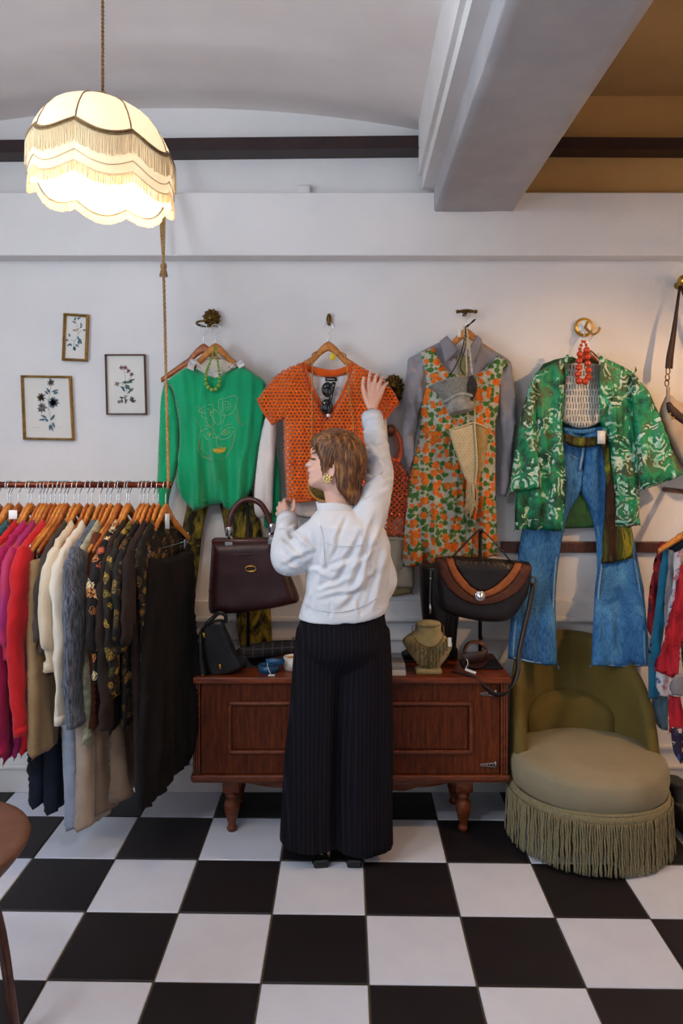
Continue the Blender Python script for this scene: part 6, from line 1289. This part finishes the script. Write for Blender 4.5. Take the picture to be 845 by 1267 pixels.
# ---- jacket
def ell(cx, y, hw, dep, Y=2.87): return (W(cx, y, Y), hw, dep)
tor = [(417, 630, 22, .066), (421, 639, 36, .088), (427, 650, 46, .108), (430, 664, 50, .115), (432, 690, 51, .122), (431, 715, 51, .12), (429, 738, 53, .125), (427, 757, 55, .13), (425, 764, 55, .13)]
V, Fc = [], []; sg = 40
for cx, y, hw, dp in tor:
    p = W(cx, y, 2.87); hwm = hw*2.87/F
    for k in range(sg):
        a = 2*math.pi*k/sg; ca, sa = math.cos(a), math.sin(a); sl = .0
        V.append(p+Vector((hwm*math.copysign(abs(ca)**.8, ca), dp*math.copysign(abs(sa)**.9, sa), (.035*max(0, ca) if y > 745 else 0))))
for i in range(len(tor)-1):
    for k in range(sg): l = (k+1) % sg; Fc.append((i*sg+k, i*sg+l, (i+1)*sg+l, (i+1)*sg+k))
Fc += [tuple(range(sg)), tuple((len(tor)-1)*sg+k for k in range(sg-1, -1, -1))]
jp = [(V, Fc),
      tube([W(412, 662, 2.87), W(396, 662, 2.865), W(375, 682, 2.855), W(359, 692, 2.865), W(353, 680, 2.92), W(354, 660, 3.0), W(355.5, 643, 3.075)], [.085, .078, .072, .066, .06, .052, .043], 20, 6),
      tube([W(440, 662, 2.87), W(455, 640, 2.87), W(465, 612, 2.91), W(469, 585, 2.98), W(466, 552, 3.07), W(460.5, 518, 3.15)], [.085, .074, .062, .058, .052, .044], 20, 6),
      tube([W(468, 655, 2.87), W(474, 690, 2.87), W(478, 718, 2.87), W(476, 738, 2.87)], [.03, .035, .045, .03], 14, 4)]
jv, jn, jf = remesh(jp, .005, 7, .5)
CREASE = [(460, 640, 430, 735, 5, .011), (471, 650, 441, 745, 5, .012), (479, 668, 455, 752, 5, -.011), (446, 655, 412, 725, 5, .009), (401, 666, 393, 720, 4, -.010), (402, 706, 442, 690, 4.5, .010), (392, 726, 432, 714, 4, .011), (394, 741, 452, 727, 4, -.009),
          (426, 642, 408, 690, 4, .008), (470, 703, 420, 752, 5, .012), (386, 733, 378, 761, 3, .007), (441, 743, 445, 764, 3, .006), (411, 741, 408, 765, 3, -.006), (432, 700, 470, 676, 4, .008), (380, 700, 410, 712, 4, .010),
          (349, 668, 378, 692, 4, .011), (346, 684, 372, 705, 3.5, .010), (358, 656, 376, 676, 4, -.010), (345, 655, 366, 650, 3.5, .008), (376, 664, 394, 686, 4, .010), (350, 698, 385, 680, 4, -.010),
          (446, 556, 480, 547, 3.5, .011), (446, 571, 480, 566, 3.5, -.011), (447, 585, 481, 592, 3.5, .010), (448, 602, 480, 580, 3.5, .010), (447, 531, 477, 537, 3.5, .008), (450, 617, 480, 604, 4, .010), (455, 545, 476, 575, 3.5, .009)]
P = []
for v, n in zip(jv, jn):
    q = Vector(v); k = 1.0
    # creases pulled from the raised arm across the back, rings round the sleeves
    ax, ay = CX+F*q.x/q.y, HY-(q.z-H)*F/q.y; d = .006*noise.noise(q*9)+.003*noise.noise(q*24)
    if n[1] < .45:
        for (x0, y0, x1, y1, w, am) in CREASE:
            dx, dy = x1-x0, y1-y0; L2 = math.hypot(dx, dy); t = ((ax-x0)*dx+(ay-y0)*dy)/(L2*L2)
            if t < -.25 or t > 1.25: continue
            u = ((ax-x0)*dy-(ay-y0)*dx)/L2+3*noise.noise(Vector((t*3, x0*.37, y0*.21))); u /= w
            if abs(u) < 3: d += am*(-u*1.6*math.exp(-u*u))*max(0, 1-abs(2*t-1)**2.5/1.6)
    P.append(q+Vector(n)*d)
jo = obj('jacket', (P, jf), M['jacket'], pr, label='crisp white cotton jacket')
JF = np.array([(p.x, p.z, p.y) for p, n in zip(P, jn) if n[1] < .1])
def back_line(px, r=.0022): return tube([on(JF, a, b, 2.74, .0) for a, b in px], r, 5, 5)
def onj(px, off=.001):
    out = []
    for a, b in px:
        p = W(a, b, 2.76); d = (JF[:, 0]-p.x)**2+(JF[:, 1]-p.z)**2; i = np.argsort(d)[:25]; y = float(JF[i, 2].min()); s = y/2.76; q = W(a, b, y); out.append(q+Vector((0, -off, 0)))
    return out
for px in ([(377, 748), (395, 755), (420, 757), (445, 751), (470, 737)],): obj('hem_seam', tube(onj(px), .0018, 5, 5), M['jacket'], jo)
for px in ([(396, 650), (400, 672), (402, 700)], [(446, 655), (452, 680), (458, 700)], [(402, 672), (425, 676), (450, 674)]): obj('back_seam', tube(onj(px), .0015, 5, 5), M['jacket'], jo)
# collar stands up round the neck, cuffs
V, Fc = [], []; n = 36
for k in range(n+1):
    a = 2*math.pi*k/n
    for j, (rr, dz) in enumerate([(.066, -.02), (.07, .01), (.074, .035), (.068, .036), (.064, .01), (.06, -.02)]):
        p = W(417, 634, 2.885); V.append(p+Vector((rr*1.08*math.cos(a)-.004, rr*.95*math.sin(a), dz+.008*math.cos(a+2.6)+.004*math.sin(3*a))))
for k in range(n):
    for j in range(6): Fc.append((k*6+j, k*6+(j+1) % 6, (k+1)*6+(j+1) % 6, (k+1)*6+j))
obj('collar', (V, Fc), M['jacket'], jo)
obj('cuff', tube([W(355, 650, 3.045), W(355.7, 641.5, 3.085)], [.0475, .046], 22), M['jacket'], jo); obj('cuff', tube([W(462, 526, 3.13), W(460, 514.5, 3.162)], [.048, .0465], 22), M['jacket'], jo)
# ---- trousers
def leg(pts): return tube([W(a, b, Y) for a, b, Y, r_ in pts], [r_ for a, b, Y, r_ in pts], 28, 5, flat=((0, 1, 0), .82))
tp = [tube([W(424, 745, 2.87), W(424, 775, 2.87), W(425, 805, 2.87), W(425, 835, 2.87)], [.158, .174, .172, .07], 28, 4, flat=((0, 1, 0), .72)),
      leg([(402, 780, 2.875, .115), (395, 840, 2.88, .112), (389, 920, 2.885, .110), (385, 1000, 2.89, .114), (383, 1043, 2.89, .119)]),
      leg([(446, 780, 2.875, .118), (450, 840, 2.88, .116), (451, 920, 2.885, .113), (450, 1000, 2.89, .113), (450.5, 1047, 2.89, .117)])]
tv, tn, tf = remesh(tp, .0075, 14, .5)
P = []
for v, n in zip(tv, tn):
    q = Vector(v); k = min(1, max(0, (.9-q.z)/.5)); k = .3+.7*k
    w = noise.noise(Vector((q.x*22, q.y*22, q.z*1.3)))+.5*noise.noise(Vector((q.x*45, q.y*45, q.z*2+7)))
    P.append(q+Vector((n[0], n[1], 0))*.013*w*k)
obj('trousers', (P, tf), M['pin'], pr, label='dark wide pinstripe trousers')
# ---- shoes
for px, rot in ((397.5, .12), (438.5, -.05)):
    hx = W(px, 1076, 2.82).x; Ms = Matrix.Translation((hx, 2.825, 0)) @ Matrix.Rotation(rot, 4, 'Z')
    up = remesh([tube([Vector((0, .035, .05)), Vector((0, .09, .055)), Vector((0, .16, .045)), Vector((0, .225, .032))], [.033, .038, .040, .026], 16, 4), tube([Vector((0, .035, .05)), Vector((0, .04, .09)), Vector((0, .045, .13))], [.033, .034, .037], 16, 3)], .005, 3)
    s = obj('shoe', xf(([Vector((v[0], v[1], max(v[2], .022))) for v in up[0]], up[2]), Ms), M['shoe'], pr)
    obj('heel', xf(merge(box(-.03, .03, -.002, .06, 0, .034, .008, 2)), Ms), M['boot'], s, False); obj('sole', xf(box(-.036, .036, .0, .25, .016, .026, .005, 2), Ms), M['boot'], s, False); obj('sole', xf(box(-.036, .036, .12, .245, .0, .02, .005, 2), Ms), M['boot'], s, False)
